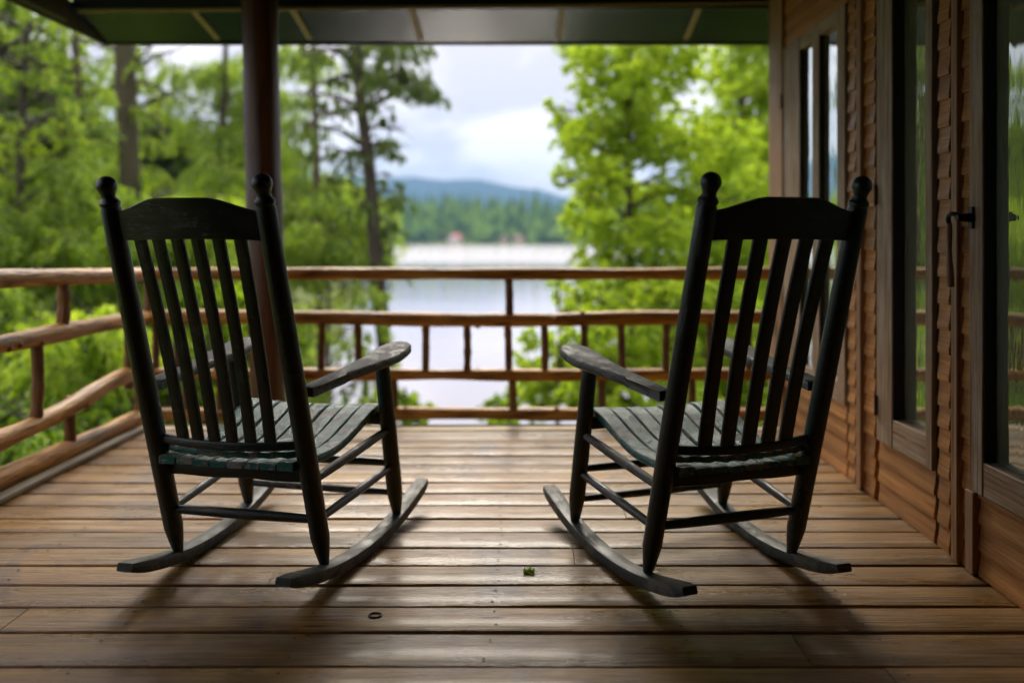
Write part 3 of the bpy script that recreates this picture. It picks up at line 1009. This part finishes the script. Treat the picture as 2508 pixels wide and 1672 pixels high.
# ------------------------------------------------------------------ the cabin: wall, windows, door, porch roof
cab = empty('cabin', (WALL_X, 2.0, 0))
tag(cab, 'wooden lakeside cabin with orange clapboards, weathered windows and a porch roof', 'cabin')
CI = -Vector(cab.location)


def cpart(b, name, mat, parent=None, smooth=40, bevel=0.0, segs=2):
    o = b.build(name, mat, parent or cab, smooth, bevel, segs)
    o.data.transform(Matrix.Translation(CI))
    return o


def yx(px):
    return WALL_X * F / (px - PX)




def yf(px, out=.018):
    """depth of a face standing out of the wall plane"""
    return (WALL_X - out) * F / (px - PX)


COURSES = [0.0]
while COURSES[-1] < 2.3:
    COURSES.append(COURSES[-1] + random.choice((.070, .076, .078, .082, .088)) if COURSES[-1] > .22 else COURSES[-1] + .078)


def siding(y0, y1, z0, z1, base=0.0):
    """cove clapboards on the wall plane between y0 (near) and y1 (far)"""
    b = MB()
    for z, ztop_ in zip(COURSES[:-1], COURSES[1:]):
        if ztop_ <= z0 + .002 or z >= z1 - .002: continue
        za, zb = max(z, z0), min(ztop_, z1)
        CH, fat = ztop_ - z, random.uniform(.96, 1.06)
        pts = []
        N = 6
        for i in range(N + 1):
            zz = lerp(za, zb, i / N)
            t = (zz - z) / CH
            d = .004 + .0105 * fat * max(0.0, 1 - t) ** 1.7
            if t < .12: d -= .004 * (1 - t / .12) ** 2
            pts.append((d, zz))
        prof = [(-.012, za + .0002)] + [(d, zz) for (d, zz) in pts] + [(-.012, zb)]
        jit = random.uniform(-.0006, .0006)
        n = max(1, int((y1 - y0) / .25))
        path = [(WALL_X + jit * (k % 2), lerp(y0, y1, k / n), 0) for k in range(n + 1)]
        # profile axes: x -> outward (-X), y -> up
        V, m = [], len(prof)
        for p in path:
            for (d, zz) in prof:
                V.append((p[0] - d, p[1], zz))
        Fc, U = [], []
        off = random.uniform(0, 30)
        for i in range(len(path) - 1):
            for q in range(m):
                q2 = (q + 1) % m
                Fc.append([i * m + q, (i + 1) * m + q, (i + 1) * m + q2, i * m + q2])
                U.append([(path[i][1] + off, prof[q][1]), (path[i + 1][1] + off, prof[q][1]), (path[i + 1][1] + off, prof[q2][1]), (path[i][1] + off, prof[q2][1])])
        Fc.append(list(range(m))); U.append([(off, p[1]) for p in prof])
        Fc.append([(len(path) - 1) * m + q for q in range(m)][::-1]); U.append([(off, p[1]) for p in prof][::-1])
        b.add(V, Fc, U)
    return cpart(b, 'siding', M['siding'], smooth=35)


TOP = 2.36
Wx = WALL_X


def trim(y0, y1, z0, z1, out, mat='trim', name='trim', inner=.0):
    b = MB(); b.box((Wx - out, min(y0, y1), z0), (Wx + inner, max(y0, y1), z1), 2)
    return cpart(b, name, M[mat], bevel=.003)


A0, A1 = yf(1940), yf(1797)
AM = yf(1873)
B0, B1 = yf(2140), yf(2013)
D0, D1 = 1.25, yf(2226)
openings = [(A0 - .002, A1 + .002, .30, 1.99), (B0 - .002, B1 + .002, .236, 1.99), (D0 - .002, D1 + .002, .246, 2.045)]
# wall core with openings
b = MB()
b.box((Wx + .012, -.9, -.2), (Wx + .15, 4.39, .236))
ys = [-.9]
for (a, c, z0, z1) in sorted(openings):
    b.box((Wx + .012, ys[-1], .236), (Wx + .15, a, TOP)); ys.append(c)
    if z0 > .24: b.box((Wx + .012, a, .236), (Wx + .15, c, z0))
    b.box((Wx + .012, a, z1), (Wx + .15, c, TOP))
b.box((Wx + .012, ys[-1], .236), (Wx + .15, 4.39, TOP))
cpart(b, 'wall', M['dark_wall'], smooth=0)
b = MB()
b.box((Wx + .15, 4.25, -.2), (6.0, 4.39, TOP)); b.box((5.88, -.9, -.2), (6.0, 4.25, TOP))
b.box((DECK_X0 - .3, BACK_Y - .14, -.2), (6.0, BACK_Y, TOP)); b.box((DECK_X0 - .16, BACK_Y, -.2), (DECK_X0 - .02, 1.35, TOP))  # back and left side walls: unseen, added to darken the near deck
cpart(b, 'wall', M['dark_wall'], smooth=0)  # includes the added unseen back and left side walls
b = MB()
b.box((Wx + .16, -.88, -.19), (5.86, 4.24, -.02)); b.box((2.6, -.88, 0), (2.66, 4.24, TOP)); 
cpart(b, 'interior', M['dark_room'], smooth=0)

# siding fields (near..far)
siding(-.9, 1.14, 0, TOP)
siding(1.22, yx(2256), 0, .246)
siding(yx(2187), yx(2161), 0, TOP)
siding(B0, B1, 0, .236)
siding(yx(2014), yx(1990), 0, TOP)
siding(yx(1969), yx(1953), 0, TOP)
siding(A0, A1, 0, .30)
siding(A0, A1, 2.0, TOP)
siding(B0, B1, 2.0, TOP)
siding(1.22, D1, 2.055, TOP)
siding(D1 + .001, yx(2214), 0, TOP)
# vertical trims
trim(4.394, yf(1796, .024), 0, TOP, .024)
def shade_gap(y0, y1, z0=0.0, z1=None):
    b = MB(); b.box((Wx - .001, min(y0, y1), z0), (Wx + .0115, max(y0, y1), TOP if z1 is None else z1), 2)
    return cpart(b, 'trim_shade', M['shade_black'], smooth=0)


trim(yf(1967, .024), yf(1977, .024), 0, TOP, .026)
shade_gap(yf(1977, .024) - .001, yx(1990))
shade_gap(A0 - .002, yx(1953))
shade_gap(B0 - .002, yx(2161))
shade_gap(yf(2199, .024) - .001, yx(2214))
shade_gap(yf(2236, .024) - .001, yx(2256), 0, .246)
trim(yf(2185, .024), yf(2199, .024), 0, TOP, .026)
trim(yf(2236, .024), yf(2217, .024), 0, .246, .026)
trim(1.14, 1.235, 0, TOP, .036)
b = MB(); b.box((Wx - .012, -.9, -.012), (Wx + .01, 4.39, .0), 1)


def sash(y0, y1, z0, z1, sl, sr, rb, rt, parent, out=.018, inn=.045, glassx=.034):
    """one glazed sash: stiles sl (far) and sr (near), bottom rail rb, top rail rt"""
    y0, y1 = min(y0, y1), max(y0, y1)
    b = MB()
    b.box((Wx - out, y0, z0), (Wx + inn, y0 + sr, z1), 2)
    b.box((Wx - out, y1 - sl, z0), (Wx + inn, y1, z1), 2)
    b.box((Wx - out + .002, y0 + sr, z0 + .001), (Wx + inn - .002, y1 - sl, z0 + rb), 1)
    b.box((Wx - out + .002, y0 + sr, z1 - rt), (Wx + inn - .002, y1 - sl, z1 - .001), 1)
    fr = cpart(b, 'frame', M['sash'], parent, bevel=.003)
    b = MB()
    b.box((Wx + glassx, y0 + sr - .004, z0 + rb - .004), (Wx + glassx + .004, y1 - sl + .004, z1 - rt + .004))
    cpart(b, 'glass', M['glass'], parent, 0)
    return fr


def part_empty(name, loc):
    e = empty(name, Vector(loc) + CI)
    e.parent = cab
    return e


def window_part(name, y0, y1, z0, z1, label=None, **kw):
    # the window's own mesh is its sash frame; glass, hinges and sill are its sub-parts
    y0, y1 = min(y0, y1), max(y0, y1)
    b = MB()
    out, inn, glassx = .018, .045, kw.get('gx', .026)
    sl, sr, rb, rt = kw['sl'], kw['sr'], kw['rb'], kw['rt']
    b.box((Wx - out, y0, z0), (Wx + inn, y0 + sr, z1), 2)
    b.box((Wx - out, y1 - sl, z0), (Wx + inn, y1, z1), 2)
    b.box((Wx - out + .002, y0 + sr, z0 + .001), (Wx + inn - .002, y1 - sl, z0 + rb), 1)
    b.box((Wx - out + .002, y0 + sr, z1 - rt), (Wx + inn - .002, y1 - sl, z1 - .001), 1)
    fr = cpart(b, name, M['sash'], cab, bevel=.003)
    b = MB()
    b.box((Wx + glassx, y0 + sr - .004, z0 + rb - .004), (Wx + glassx + .004, y1 - sl + .004, z1 - rt + .004))
    cpart(b, 'glass', M['glass'], fr, 0)
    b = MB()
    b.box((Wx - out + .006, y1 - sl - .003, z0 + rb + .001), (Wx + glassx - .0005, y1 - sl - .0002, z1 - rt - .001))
    cpart(b, 'reveal_shade', M['shade_black'], fr, 0)  # black lining paints the shade on the far reveal
    for z in kw.get('hinges', ()):
        b = MB(); b.box((Wx - out - .006, y1 - .012, z - .035), (Wx - out + .002, y1 + .004, z + .035)); b.tube([(Wx - out - .006, y1 - .004, z - .04), (Wx - out - .006, y1 - .004, z + .04)], .005, 8)
        cpart(b, 'hinge', M['rust'], fr, 40)
    return fr


if True:
    wA1 = window_part('window', AM + .001, A1, .30, 1.995, sl=A1 - yf(1836), sr=yf(1865) - AM, rb=.09, rt=.065, gx=.006, hinges=(1.72, 1.15, .5))
    wA2 = window_part('window', A0, AM - .001, .30, 1.995, sl=AM - yf(1880), sr=yf(1922) - A0, rb=.09, rt=.06, gx=.008)
    wB = window_part('window', B0, B1, .236, 1.995, sl=B1 - yf(2048), sr=yf(2125) - B0, rb=.105, rt=.06, gx=.028, hinges=(1.17, .37))
    wB['label'] = 'weathered window with a bleached bottom rail'
    dr = window_part('door', D0, D1, .246, 2.05, sl=D1 - yf(2256), sr=.12, rb=.10, rt=.10, gx=.022)
# latch and hanging pull on the door
b = MB()
hy = yf(2234); hx = Wx - .022
hz = 1 - (500 - 550) * hy / F
b.tube([(hx + .004, hy, hz), (hx - .045, hy - .002, hz)], [.015, .010], 14)
b.tube(spline([(hx - .030, hy, hz + .004), (hx - .045, hy + .02, hz + .012), (hx - .046, hy + .045, hz + .002), (hx - .040, hy + .05, hz - .02)], 10), .007, 10)
b.box((hx - .004, hy - .011, hz - .032), (hx + .003, hy + .011, hz + .032))
cpart(b, 'handle', M['iron'], dr, 40)
b = MB()
b.tube(spline([(hx - .040, hy + .05, hz - .012), (hx - .042, hy + .046, hz - .10), (hx - .040, hy + .042, hz - .21)], 10), [.0075 + .0016 * math.sin(i * .9) + .003 * (i / 10) for i in range(11)], 10)
cpart(b, 'pull', M['trim'], dr, 40)

# porch roof: flat ceiling, sloping soffit strip with battens, eave board, roof slab
EZ, EY, EX = 2.197, 4.90, -2.59
SY, SZ = 4.45, 2.296
XR = 6.0
b = MB()
b.box((EX + .03, BACK_Y, 2.362), (Wx + .3, SY + .02, 2.385))
cpart(b, 'ceiling', M['ceiling'], smooth=0)
b = MB()
b.prism([(EX + .012, EY, EZ + .008), (XR, EY, EZ + .008), (XR, SY, SZ), (EX + .012, SY, SZ)], (0, 0, .02))
cpart(b, 'soffit', M['soffit'], smooth=0)
b = MB(); b.box((EX + .06, SY - .03, SZ - .014), (Wx + .25, SY - .003, 2.361), 0)
cpart(b, 'beam', M['ceiling'], bevel=.002)
b = MB(); b.sweep([(EX + .10, SY - .036, SZ - .034), (-.09, SY - .036, SZ - .006), (Wx + .2, SY - .036, SZ + .018)], rrect(.012, .020, .003), (0, 0, 1))
cpart(b, 'beam_trim', M['batten'], smooth=40)
sl = (SZ - EZ - .008) / (EY - SY)
for X in (-1.88, -1.32, -.652, .187, .953):
    b = MB()
    ye, dz = EY - .08, -.0018
    b.prism([(X - .016, ye, EZ + .008 + .08 * sl + dz), (X + .016, ye, EZ + .008 + .08 * sl + dz), (X + .016, SY, SZ + dz), (X - .016, SY, SZ + dz)], (0, 0, -.012))
    cpart(b, 'batten', M['batten'], smooth=0)
b = MB()
b.box((EX, EY - .004, EZ), (XR, EY + .022, EZ + .15), 0)
b.box((EX - .022, BACK_Y, EZ), (EX, EY + .022, EZ + .15), 1)
b.box((EX + .003, BACK_Y, EZ + .01), (EX + .05, SY - .04, EZ + .15), 1)
cpart(b, 'eave_board', M['fascia'], smooth=0)
b = MB()
b.prism([(EX - .05, EY + .06, EZ + .155), (XR + .2, EY + .06, EZ + .155), (XR + .2, 1.9, 3.2), (EX - .05, 1.9, 3.2)], (0, 0, .05))
b.prism([(EX - .05, 1.9, 3.2), (XR + .2, 1.9, 3.2), (XR + .2, BACK_Y - .4, EZ + .2), (EX - .05, BACK_Y - .4, EZ + .2)], (0, 0, .05))
cpart(b, 'roof', M['brown_roof'], smooth=0)

# ------------------------------------------------------------------ rocking chairs
def rocking_chair(name, label, loc, rz, nslat, pitch, sw, seed):
    random.seed(seed)
    root = empty(name, loc, rz)
    tag(root, label, 'rocking chair', 'rocking chairs on the porch')
    P_, A_, K_, S_ = M['paint'], M['paint_arm'], M['paint_rocker'], M['paint_seat']
    vo = lambda: random.uniform(0, 40)
    post0, post1 = Vector((.238, -.222, .052)), Vector((.224, -.545, 1.141))

    def pz(z, s=1):
        t = (z - post0.z) / (post1.z - post0.z)
        p = post0.lerp(post1, t)
        return Vector((p.x * s, p.y, p.z))
    for s in (-1, 1):
        # back post with turned finial
        a, c = Vector((post0.x * s, post0.y, post0.z)), Vector((post1.x * s, post1.y, post1.z))
        ax = (c - a).normalized()
        L = (c - a).length
        prof = [(0, .0135), (.02, .0165), (.05, .0215), (.085, .0262), (.10, .0275), (.115, .0272), (.3, .0278), (.55, .0282), (.8, .0272), (.95, .0262), (L - .064, .0258), (L - .058, .0235), (L - .054, .0235), (L - .052, .0262), (L - .044, .0262), (L - .040, .0225), (L - .034, .0185), (L - .026, .0175)]
        rb = .0262
        for k in range(1, 12):
            th = math.pi * (.245 + .755 * k / 11)
            prof.append((L - rb * math.cos(th), max(.0008, rb * math.sin(th))))
        b = MB(); b.tube([a + ax * d for d, r in prof], [r for d, r in prof], 24, True, vo())
        b.build('back_post', P_, root, 32)
        # front leg
        b = MB()
        f0, f1 = Vector((.283 * s, .243, .052)), Vector((.274 * s, .130, .588))
        prof = [(0, .0150), (.06, .0205), (.14, .0265), (.2, .0272), (.6, .0268), (.9, .0255), (1, .0240)]
        b.tube([f0.lerp(f1, d) for d, r in prof], [r for d, r in prof], 22, True, vo())
        b.build('front_leg', P_, root, 35)
        # armrest: paddle
        out = [(.214, -.335), (.222, -.22), (.230, -.10), (.231, .03), (.228, .12), (.230, .18), (.240, .225), (.257, .255), (.280, .270), (.304, .271), (.325, .258), (.340, .232), (.347, .195), (.347, .14), (.338, .07), (.318, -.02), (.294, -.12), (.272, -.22), (.258, -.335)]
        C = spline([(x, y, 0) for x, y in out], 54)
        az = lambda y: .578 + .040 * (y + .33) / .6 + .012 * max(0, y - .12) / .15
        pts = [(p.x * s, p.y, az(p.y)) for p in C]
        if s < 0: pts = pts[::-1]
        m = len(pts)
        cen = [Vector((lerp(.236, .287, (p[1] + .33) / .6) * s, p[1], 0)) for p in pts]
        b = MB()
        rings = []
        for (ins, dz) in ((.006, -.0135), (0, -.008), (0, .008), (.006, .0135), (.011, .0145)):
            rg = []
            for i, p in enumerate(pts):
                a_, c_ = Vector(pts[i - 1]), Vector(pts[(i + 1) % m])
                t = (c_ - a_); t.z = 0
                t.normalize()
                nin = Vector((-t.y, t.x, 0))
                if nin.dot(Vector((.28 * s, p[1] * .98, 0)) - Vector((p[0], p[1], 0))) < 0: nin = -nin
                q = Vector(p) + nin * ins
                q.z += dz
                rg.append(q)
            rings.append(rg)
        V = [q for rg in rings for q in rg]
        o_ = vo()
        Fc = [[k * m + i, k * m + (i + 1) % m, (k + 1) * m + (i + 1) % m, (k + 1) * m + i] for k in range(4) for i in range(m)]
        Fc += [list(range(m))[::-1], [4 * m + i for i in range(m)]]
        b.add(V, Fc, [[(V[i].y + o_, V[i].x + V[i].z) for i in fc] for fc in Fc])
        b.build('armrest', A_, root, 50)
        # rocker
        b = MB()
        ya, yb = -.462, .475
        path, sc = [], []
        n = 30
        for k in range(n + 1):
            y = lerp(ya, yb, k / n)
            x = (.2665 + .066 * y) * s
            path.append((x, y, .0175 + .37 * (y - .02) ** 2 + (.0 if abs(y) < .4 else 0)))
            e = min(k, n - k)
            sc.append((1.0 if e > 0 else .82, (.62, .86, .97)[e] if e < 3 else 1.0))
        b.sweep(path, rrect(.054, .036, .006, 2), (0, 0, 1), sc, True, vo())
        b.build('rocker', K_, root, 38)
        # side rungs
        for (za, zb, r) in ((.317, .357, .0135), (.197, .224, .0125)):
            A = pz(za, s); A.x += .0 * s
            B = f0.lerp(f1, (zb - .052) / .536)
            b = MB(); Q = [A.lerp(B, k / 10) for k in range(11)]
            b.tube(Q, [r * (.86 + .24 * math.sin(math.pi * k / 10)) for k in range(11)], 14, True, vo())
            b.build('side_rung', P_ if za < .3 else A_, root, 40)
    # cross rungs
    A, B = pz(.2, -1), pz(.2, 1)
    b = MB(); b.tube([A.lerp(B, k / 10) for k in range(11)], [.0135 * (.85 + .28 * math.sin(math.pi * k / 10)) for k in range(11)], 14, True, vo())
    b.build('rear_rung', P_, root, 40)
    for (z, y, r) in ((.128, .227, .0125), (.236, .205, .014)):
        b = MB(); b.tube([(lerp(-.28, .28, k / 10), y, z) for k in range(11)], [r * (.85 + .25 * math.sin(math.pi * k / 10)) for k in range(11)], 14, True, vo())
        b.build('front_rung', P_ if z > .2 else K_, root, 40)
    # headrest: bowed board with a crest
    b = MB()
    nx = 28
    V, Fc = [], []
    xw = .213
    for i in range(nx + 1):
        x = lerp(-xw, xw, i / nx)
        a = abs(x)
        t = max(0, min(1, (a - .075) / (.205 - .075)))
        ztop = 1.107 - .034 * (t * t * (3 - 2 * t) * .55 + t * .45)
        zbot = .9965 + .004 * (1 - (x / xw) ** 2)
        bow = -.022 * (1 - (x / xw) ** 2)
        for (z, dy) in ((zbot, .008), (zbot, -.008), (ztop - .003, -.009), (ztop, -.005), (ztop, .005), (ztop - .003, .009)):
            y = lerp(post0.y, post1.y, (z - post0.z) / (post1.z - post0.z)) + bow + dy
            V.append(Vector((x, y, z)))
    for i in range(nx):
        for k in range(6):
            k2 = (k + 1) % 6
            Fc.append([i * 6 + k, i * 6 + k2, (i + 1) * 6 + k2, (i + 1) * 6 + k])
    Fc += [list(range(6))[::-1], [nx * 6 + k for k in range(6)]]
    o_ = vo()
    b.add(V, Fc, [[(V[i].x + o_, V[i].z) for i in fc] for fc in Fc])
    b.build('headrest', P_, root, 45)
    # lower back rail, bowed backwards
    b = MB()
    Q = []
    for k in range(21):
        x = lerp(-.215, .215, k / 20)
        Q.append((x, -.330 - .030 * (1 - (x / .215) ** 2), .428 - .006 * (1 - (x / .215) ** 2)))
    b.sweep(Q, rrect(.020, .026, .007, 3), (0, 0, 1), None, True, vo())
    b.build('lower_back_rail', P_, root, 45)
    # back slats
    for k in range(nslat):
        x = (k - (nslat - 1) / 2) * pitch
        bw = 1 - (x / .213) ** 2
        top = Vector((x, lerp(post0.y, post1.y, (1.002 - post0.z) / 1.089) - .022 * bw, 1.004))
        bot = Vector((x * .93, -.330 - .030 * bw, .432))
        b = MB()
        Q = [top.lerp(bot, i / 8) + Vector((0, .010 * math.sin(math.pi * i / 8), 0)) for i in range(9)]
        b.sweep(Q, rrect(sw, .011, .003, 2), (0, 1, 0), None, True, vo())
        b.build('back_slat', P_, root, 40)
    # seat slats front to back, dished and rolled at the front
    prof = [(-.352, .372), (-.30, .370), (-.26, .366), (-.20, .360), (-.12, .360), (-.04, .372), (.04, .394), (.11, .416), (.165, .428), (.200, .426), (.222, .412), (.232, .392)]
    ns = 8
    for k in range(ns):
        u = (k - (ns - 1) / 2) / ((ns - 1) / 2)
        w0, w1 = .047, .0585
        pts = []
        sag = .006 * (1 - u * u)
        j = random.uniform(-.004, .004)
        for (y, z) in prof:
            t = (y + .352) / .585
            pts.append((u * lerp(.184, .222, t), y + (random.uniform(-.004, .004) if y < -.32 else 0), z - sag + j * math.sin(t * 3)))
        Q = spline(pts, 30)
        b = MB()
        sc = [(lerp(w0, w1, i / 30) * (1 + .015 * math.sin(i * .7 + k)), 1.0) for i in range(31)]
        th = .017 if 0 < k < ns - 1 else .024
        b.sweep(Q, [(px_, py_) for (px_, py_) in [(.5, -th / 2 + .003), (.5, th / 2 - .004), (.44, th / 2), (-.44, th / 2), (-.5, th / 2 - .004), (-.5, -th / 2 + .003), (-.46, -th / 2), (.46, -th / 2)]], (0, 0, 1), sc, True, vo())
        b.build('seat_slat', S_, root, 45)
    # seat rails
    A, B = pz(.331, -1), pz(.331, 1)
    b = MB(); b.sweep([A.lerp(B, k / 8) + Vector((0, .012, .002 * math.sin(k * 1.7))) for k in range(9)], rrect(.026, .036, .008, 2), (0, 0, 1), None, True, vo())
    b.build('seat_rail', P_, root, 40)
    b = MB(); b.sweep([(lerp(-.27, .27, k / 8), .175, .392) for k in range(9)], rrect(.03, .036, .006, 2), (0, 0, 1), None, True, vo())
    b.build('seat_rail', P_, root, 40)
    # worn strip clamping the rear slat ends
    b = MB()
    Q = []
    for k in range(25):
        x = lerp(-.21, .21, k / 24)
        Q.append((x, -.312 - .020 * (1 - (x / .21) ** 2), .400 - .006 * (1 - (x / .21) ** 2) + .0022 * math.sin(k * 1.9 + seed)))
    b.sweep(Q, rrect(.026, .020, .005, 2), (0, 0, 1), [(1, 1 + .18 * math.sin(i * 2.3)) for i in range(25)], True, vo())
    b.build('rear_strip', S_, root, 40)
    return root


rocking_chair('rocking_chair', 'dark green rocking chair with six back slats in front of the brown post', (-.782, 2.587, 0), R(-11.47), 6, .0585, .0355, 101)
rocking_chair('rocking_chair', 'dark green rocking chair with five back slats beside the cabin wall', (.501, 2.548, 0), R(17.37), 5, .0690, .0425, 202)
random.seed(3)

# ------------------------------------------------------------------ small things lying on the deck
def floor_pt(x, y, z=0.0):
    d = F * (EYE - z) / (y - PY)
    return Vector(((x - PX) * d / F, d, z))


p = floor_pt(1215, 1313, .004)
rng = np.random.default_rng(4)
c = rng.normal(size=(420, 3)) * np.array([.009, .006, .0022]) + np.array([0, 0, .003])
c[:, 0] = np.clip(c[:, 0], -.015, .015)
o = quads_mesh('moss_clump', leaf_quads(c, rng.normal(size=c.shape) + np.array([0, 0, .6]), .007, .004, rng), M['leaf_olive'])
o.location = p
tag(o, 'tiny clump of green moss lying on the deck boards between the chairs', 'moss')
p = floor_pt(862, 1411, .003)
b = MB()
b.tube([(.0165 * math.cos(a), .0135 * math.sin(a), .0) for a in [2 * math.pi * k / 40 for k in range(41)]], .0021, 8, False)
o = b.build('metal_ring', M['rubber'], None, 60)
o.location = p
tag(o, 'thin dark ring lying on a deck board in the foreground', 'ring')
b = MB()
a0, a1 = floor_pt(614, 1337, .003), floor_pt(645, 1303, .006)
mid = a0.lerp(a1, .5)
b.tube([q - mid for q in spline([a0, mid + Vector((-.004, 0, .001)), a1], 8)], .0012, 6)
o = b.build('straw', M['straw'], None, 60)
o.location = mid
tag(o, 'pale bit of straw on the deck by the left chair rocker', 'straw')

# ------------------------------------------------------------------ air
HAZE = True
if HAZE:
    t = NT('haze_air')
    v = t.n('VolumePrincipled')
    v.inputs['Color'].default_value = (.30, .53, .86, 1)
    v.inputs['Density'].default_value = .00030
    v.inputs['Anisotropy'].default_value = .0
    t.link(v.outputs[0], t.out.inputs['Volume'])
    b = MB(); b.box((-3700, -260, -6), (3700, 3500, 305))
    o = b.build('haze', t.m, None, 0)
    tag(o, 'thin blue haze over the lake', 'haze', kind='stuff')

# ------------------------------------------------------------------ light
SUN_EL, SUN_AZ = 41.0, -7.0        # azimuth from +Y, negative to the left
w = bpy.data.worlds.new('World')
SC.world = w
w.use_nodes = True
nt = w.node_tree
nt.nodes.clear()


def wn(typ, **kw):
    nd = nt.nodes.new('ShaderNode' + typ)
    for k, v in kw.items():
        if k.startswith('_'): setattr(nd, k[1:], v)
        else:
            key = int(k[1:]) if k[0] == 'i' and k[1:].isdigit() else k.replace('__', ' ')
            if hasattr(v, 'is_output'): nt.links.new(v, nd.inputs[key])
            else: nd.inputs[key].default_value = v
    return nd


sky = wn('TexSky', _sky_type='NISHITA', _sun_disc=False, _sun_elevation=R(SUN_EL), _sun_rotation=R(SUN_AZ))
tc = wn('TexCoord').outputs['Generated']
sep = wn('SeparateXYZ', Vector=tc)
up = wn('Math', _operation='MAXIMUM', i0=sep.outputs[2], i1=0.0).outputs[0]
# cloud deck: project the view direction on a flat layer so banks flatten towards the horizon
den = wn('Math', _operation='ADD', i0=up, i1=.42).outputs[0]
cx_ = wn('Math', _operation='DIVIDE', i0=sep.outputs[0], i1=den).outputs[0]
cy_ = wn('Math', _operation='DIVIDE', i0=sep.outputs[1], i1=den).outputs[0]
cv = wn('CombineXYZ', X=cx_, Y=cy_, Z=0.0).outputs[0]
cn = wn('TexNoise', Vector=wn('Mapping', Vector=cv, Scale=(3.0, 3.0, 1), Location=(5.1, 1.4, 0), Rotation=(0, 0, R(-20))).outputs[0], Scale=1.0, Detail=6, Roughness=.58, Distortion=.5).outputs[0]
cr = nt.nodes.new('ShaderNodeValToRGB')
nt.links.new(cn, cr.inputs[0])
e = cr.color_ramp.elements
e[0].position, e[0].color = .42, (2.15, 1.92, 1.98, 1)
e[1].position, e[1].color = .58, (3.55, 3.18, 3.1, 1)
# an overcast sky is brighter overhead than at the horizon
gain = wn('Math', _operation='ADD', i0=wn('Math', _operation='MULTIPLY', i0=wn('Math', _operation='MULTIPLY', i0=up, i1=up).outputs[0], i1=2.6).outputs[0], i1=1.0).outputs[0]
cloud = wn('VectorMath', _operation='SCALE', i0=cr.outputs[0], Scale=gain).outputs[0]
mx = nt.nodes.new('ShaderNodeMix')
mx.data_type = 'RGBA'
mx.inputs[0].default_value = .95
nt.links.new(sky.outputs[0], mx.inputs[6])
nt.links.new(cloud, mx.inputs[7])
bg = wn('Background', Color=mx.outputs[2], Strength=.1)
out = nt.nodes.new('ShaderNodeOutputWorld')
nt.links.new(bg.outputs[0], out.inputs[0])

sd = bpy.data.lights.new('sun', 'SUN')
sd.energy = 1.5
sd.angle = R(27)
sd.color = (1.0, .91, .77)
so = bpy.data.objects.new('sun', sd)
COL.objects.link(so)
el, az = R(SUN_EL), R(SUN_AZ)
dirv = Vector((math.sin(az) * math.cos(el), math.cos(az) * math.cos(el), math.sin(el)))
so.rotation_euler = dirv.to_track_quat('Z', 'Y').to_euler()
so.location = dirv * 40

# ------------------------------------------------------------------ camera
cd = bpy.data.cameras.new('camera')
cam = bpy.data.objects.new('camera', cd)
COL.objects.link(cam)
cam.location = (0, 0, EYE)
cam.rotation_euler = (R(90), 0, 0)
cd.sensor_width = 36
cd.lens = 36 * F / 2352
cd.shift_x = -(PX - 1176) / 2352
cd.shift_y = -(784 - PY) / 2352
cd.clip_start = .05
cd.clip_end = 9000
cd.dof.use_dof = True
cd.dof.focus_distance = 2.32
cd.dof.aperture_fstop = (cd.lens / 1000) / .027
cd.dof.aperture_blades = 0
SC.camera = cam

SC.view_settings.view_transform = 'Standard'
SC.view_settings.look = 'None'
SC.view_settings.exposure = 2.0
SC.view_settings.gamma = 1.0
SC.render.resolution_x, SC.render.resolution_y = 1024, 682
SC.cycles.max_bounces = 10
SC.cycles.diffuse_bounces = 5
SC.cycles.glossy_bounces = 4
SC.cycles.transparent_max_bounces = 12
SC.cycles.volume_bounces = 0
SC.cycles.sample_clamp_indirect = 8
SC.cycles.caustics_reflective = False
SC.cycles.use_denoising = True
SC.cycles.use_adaptive_sampling = False
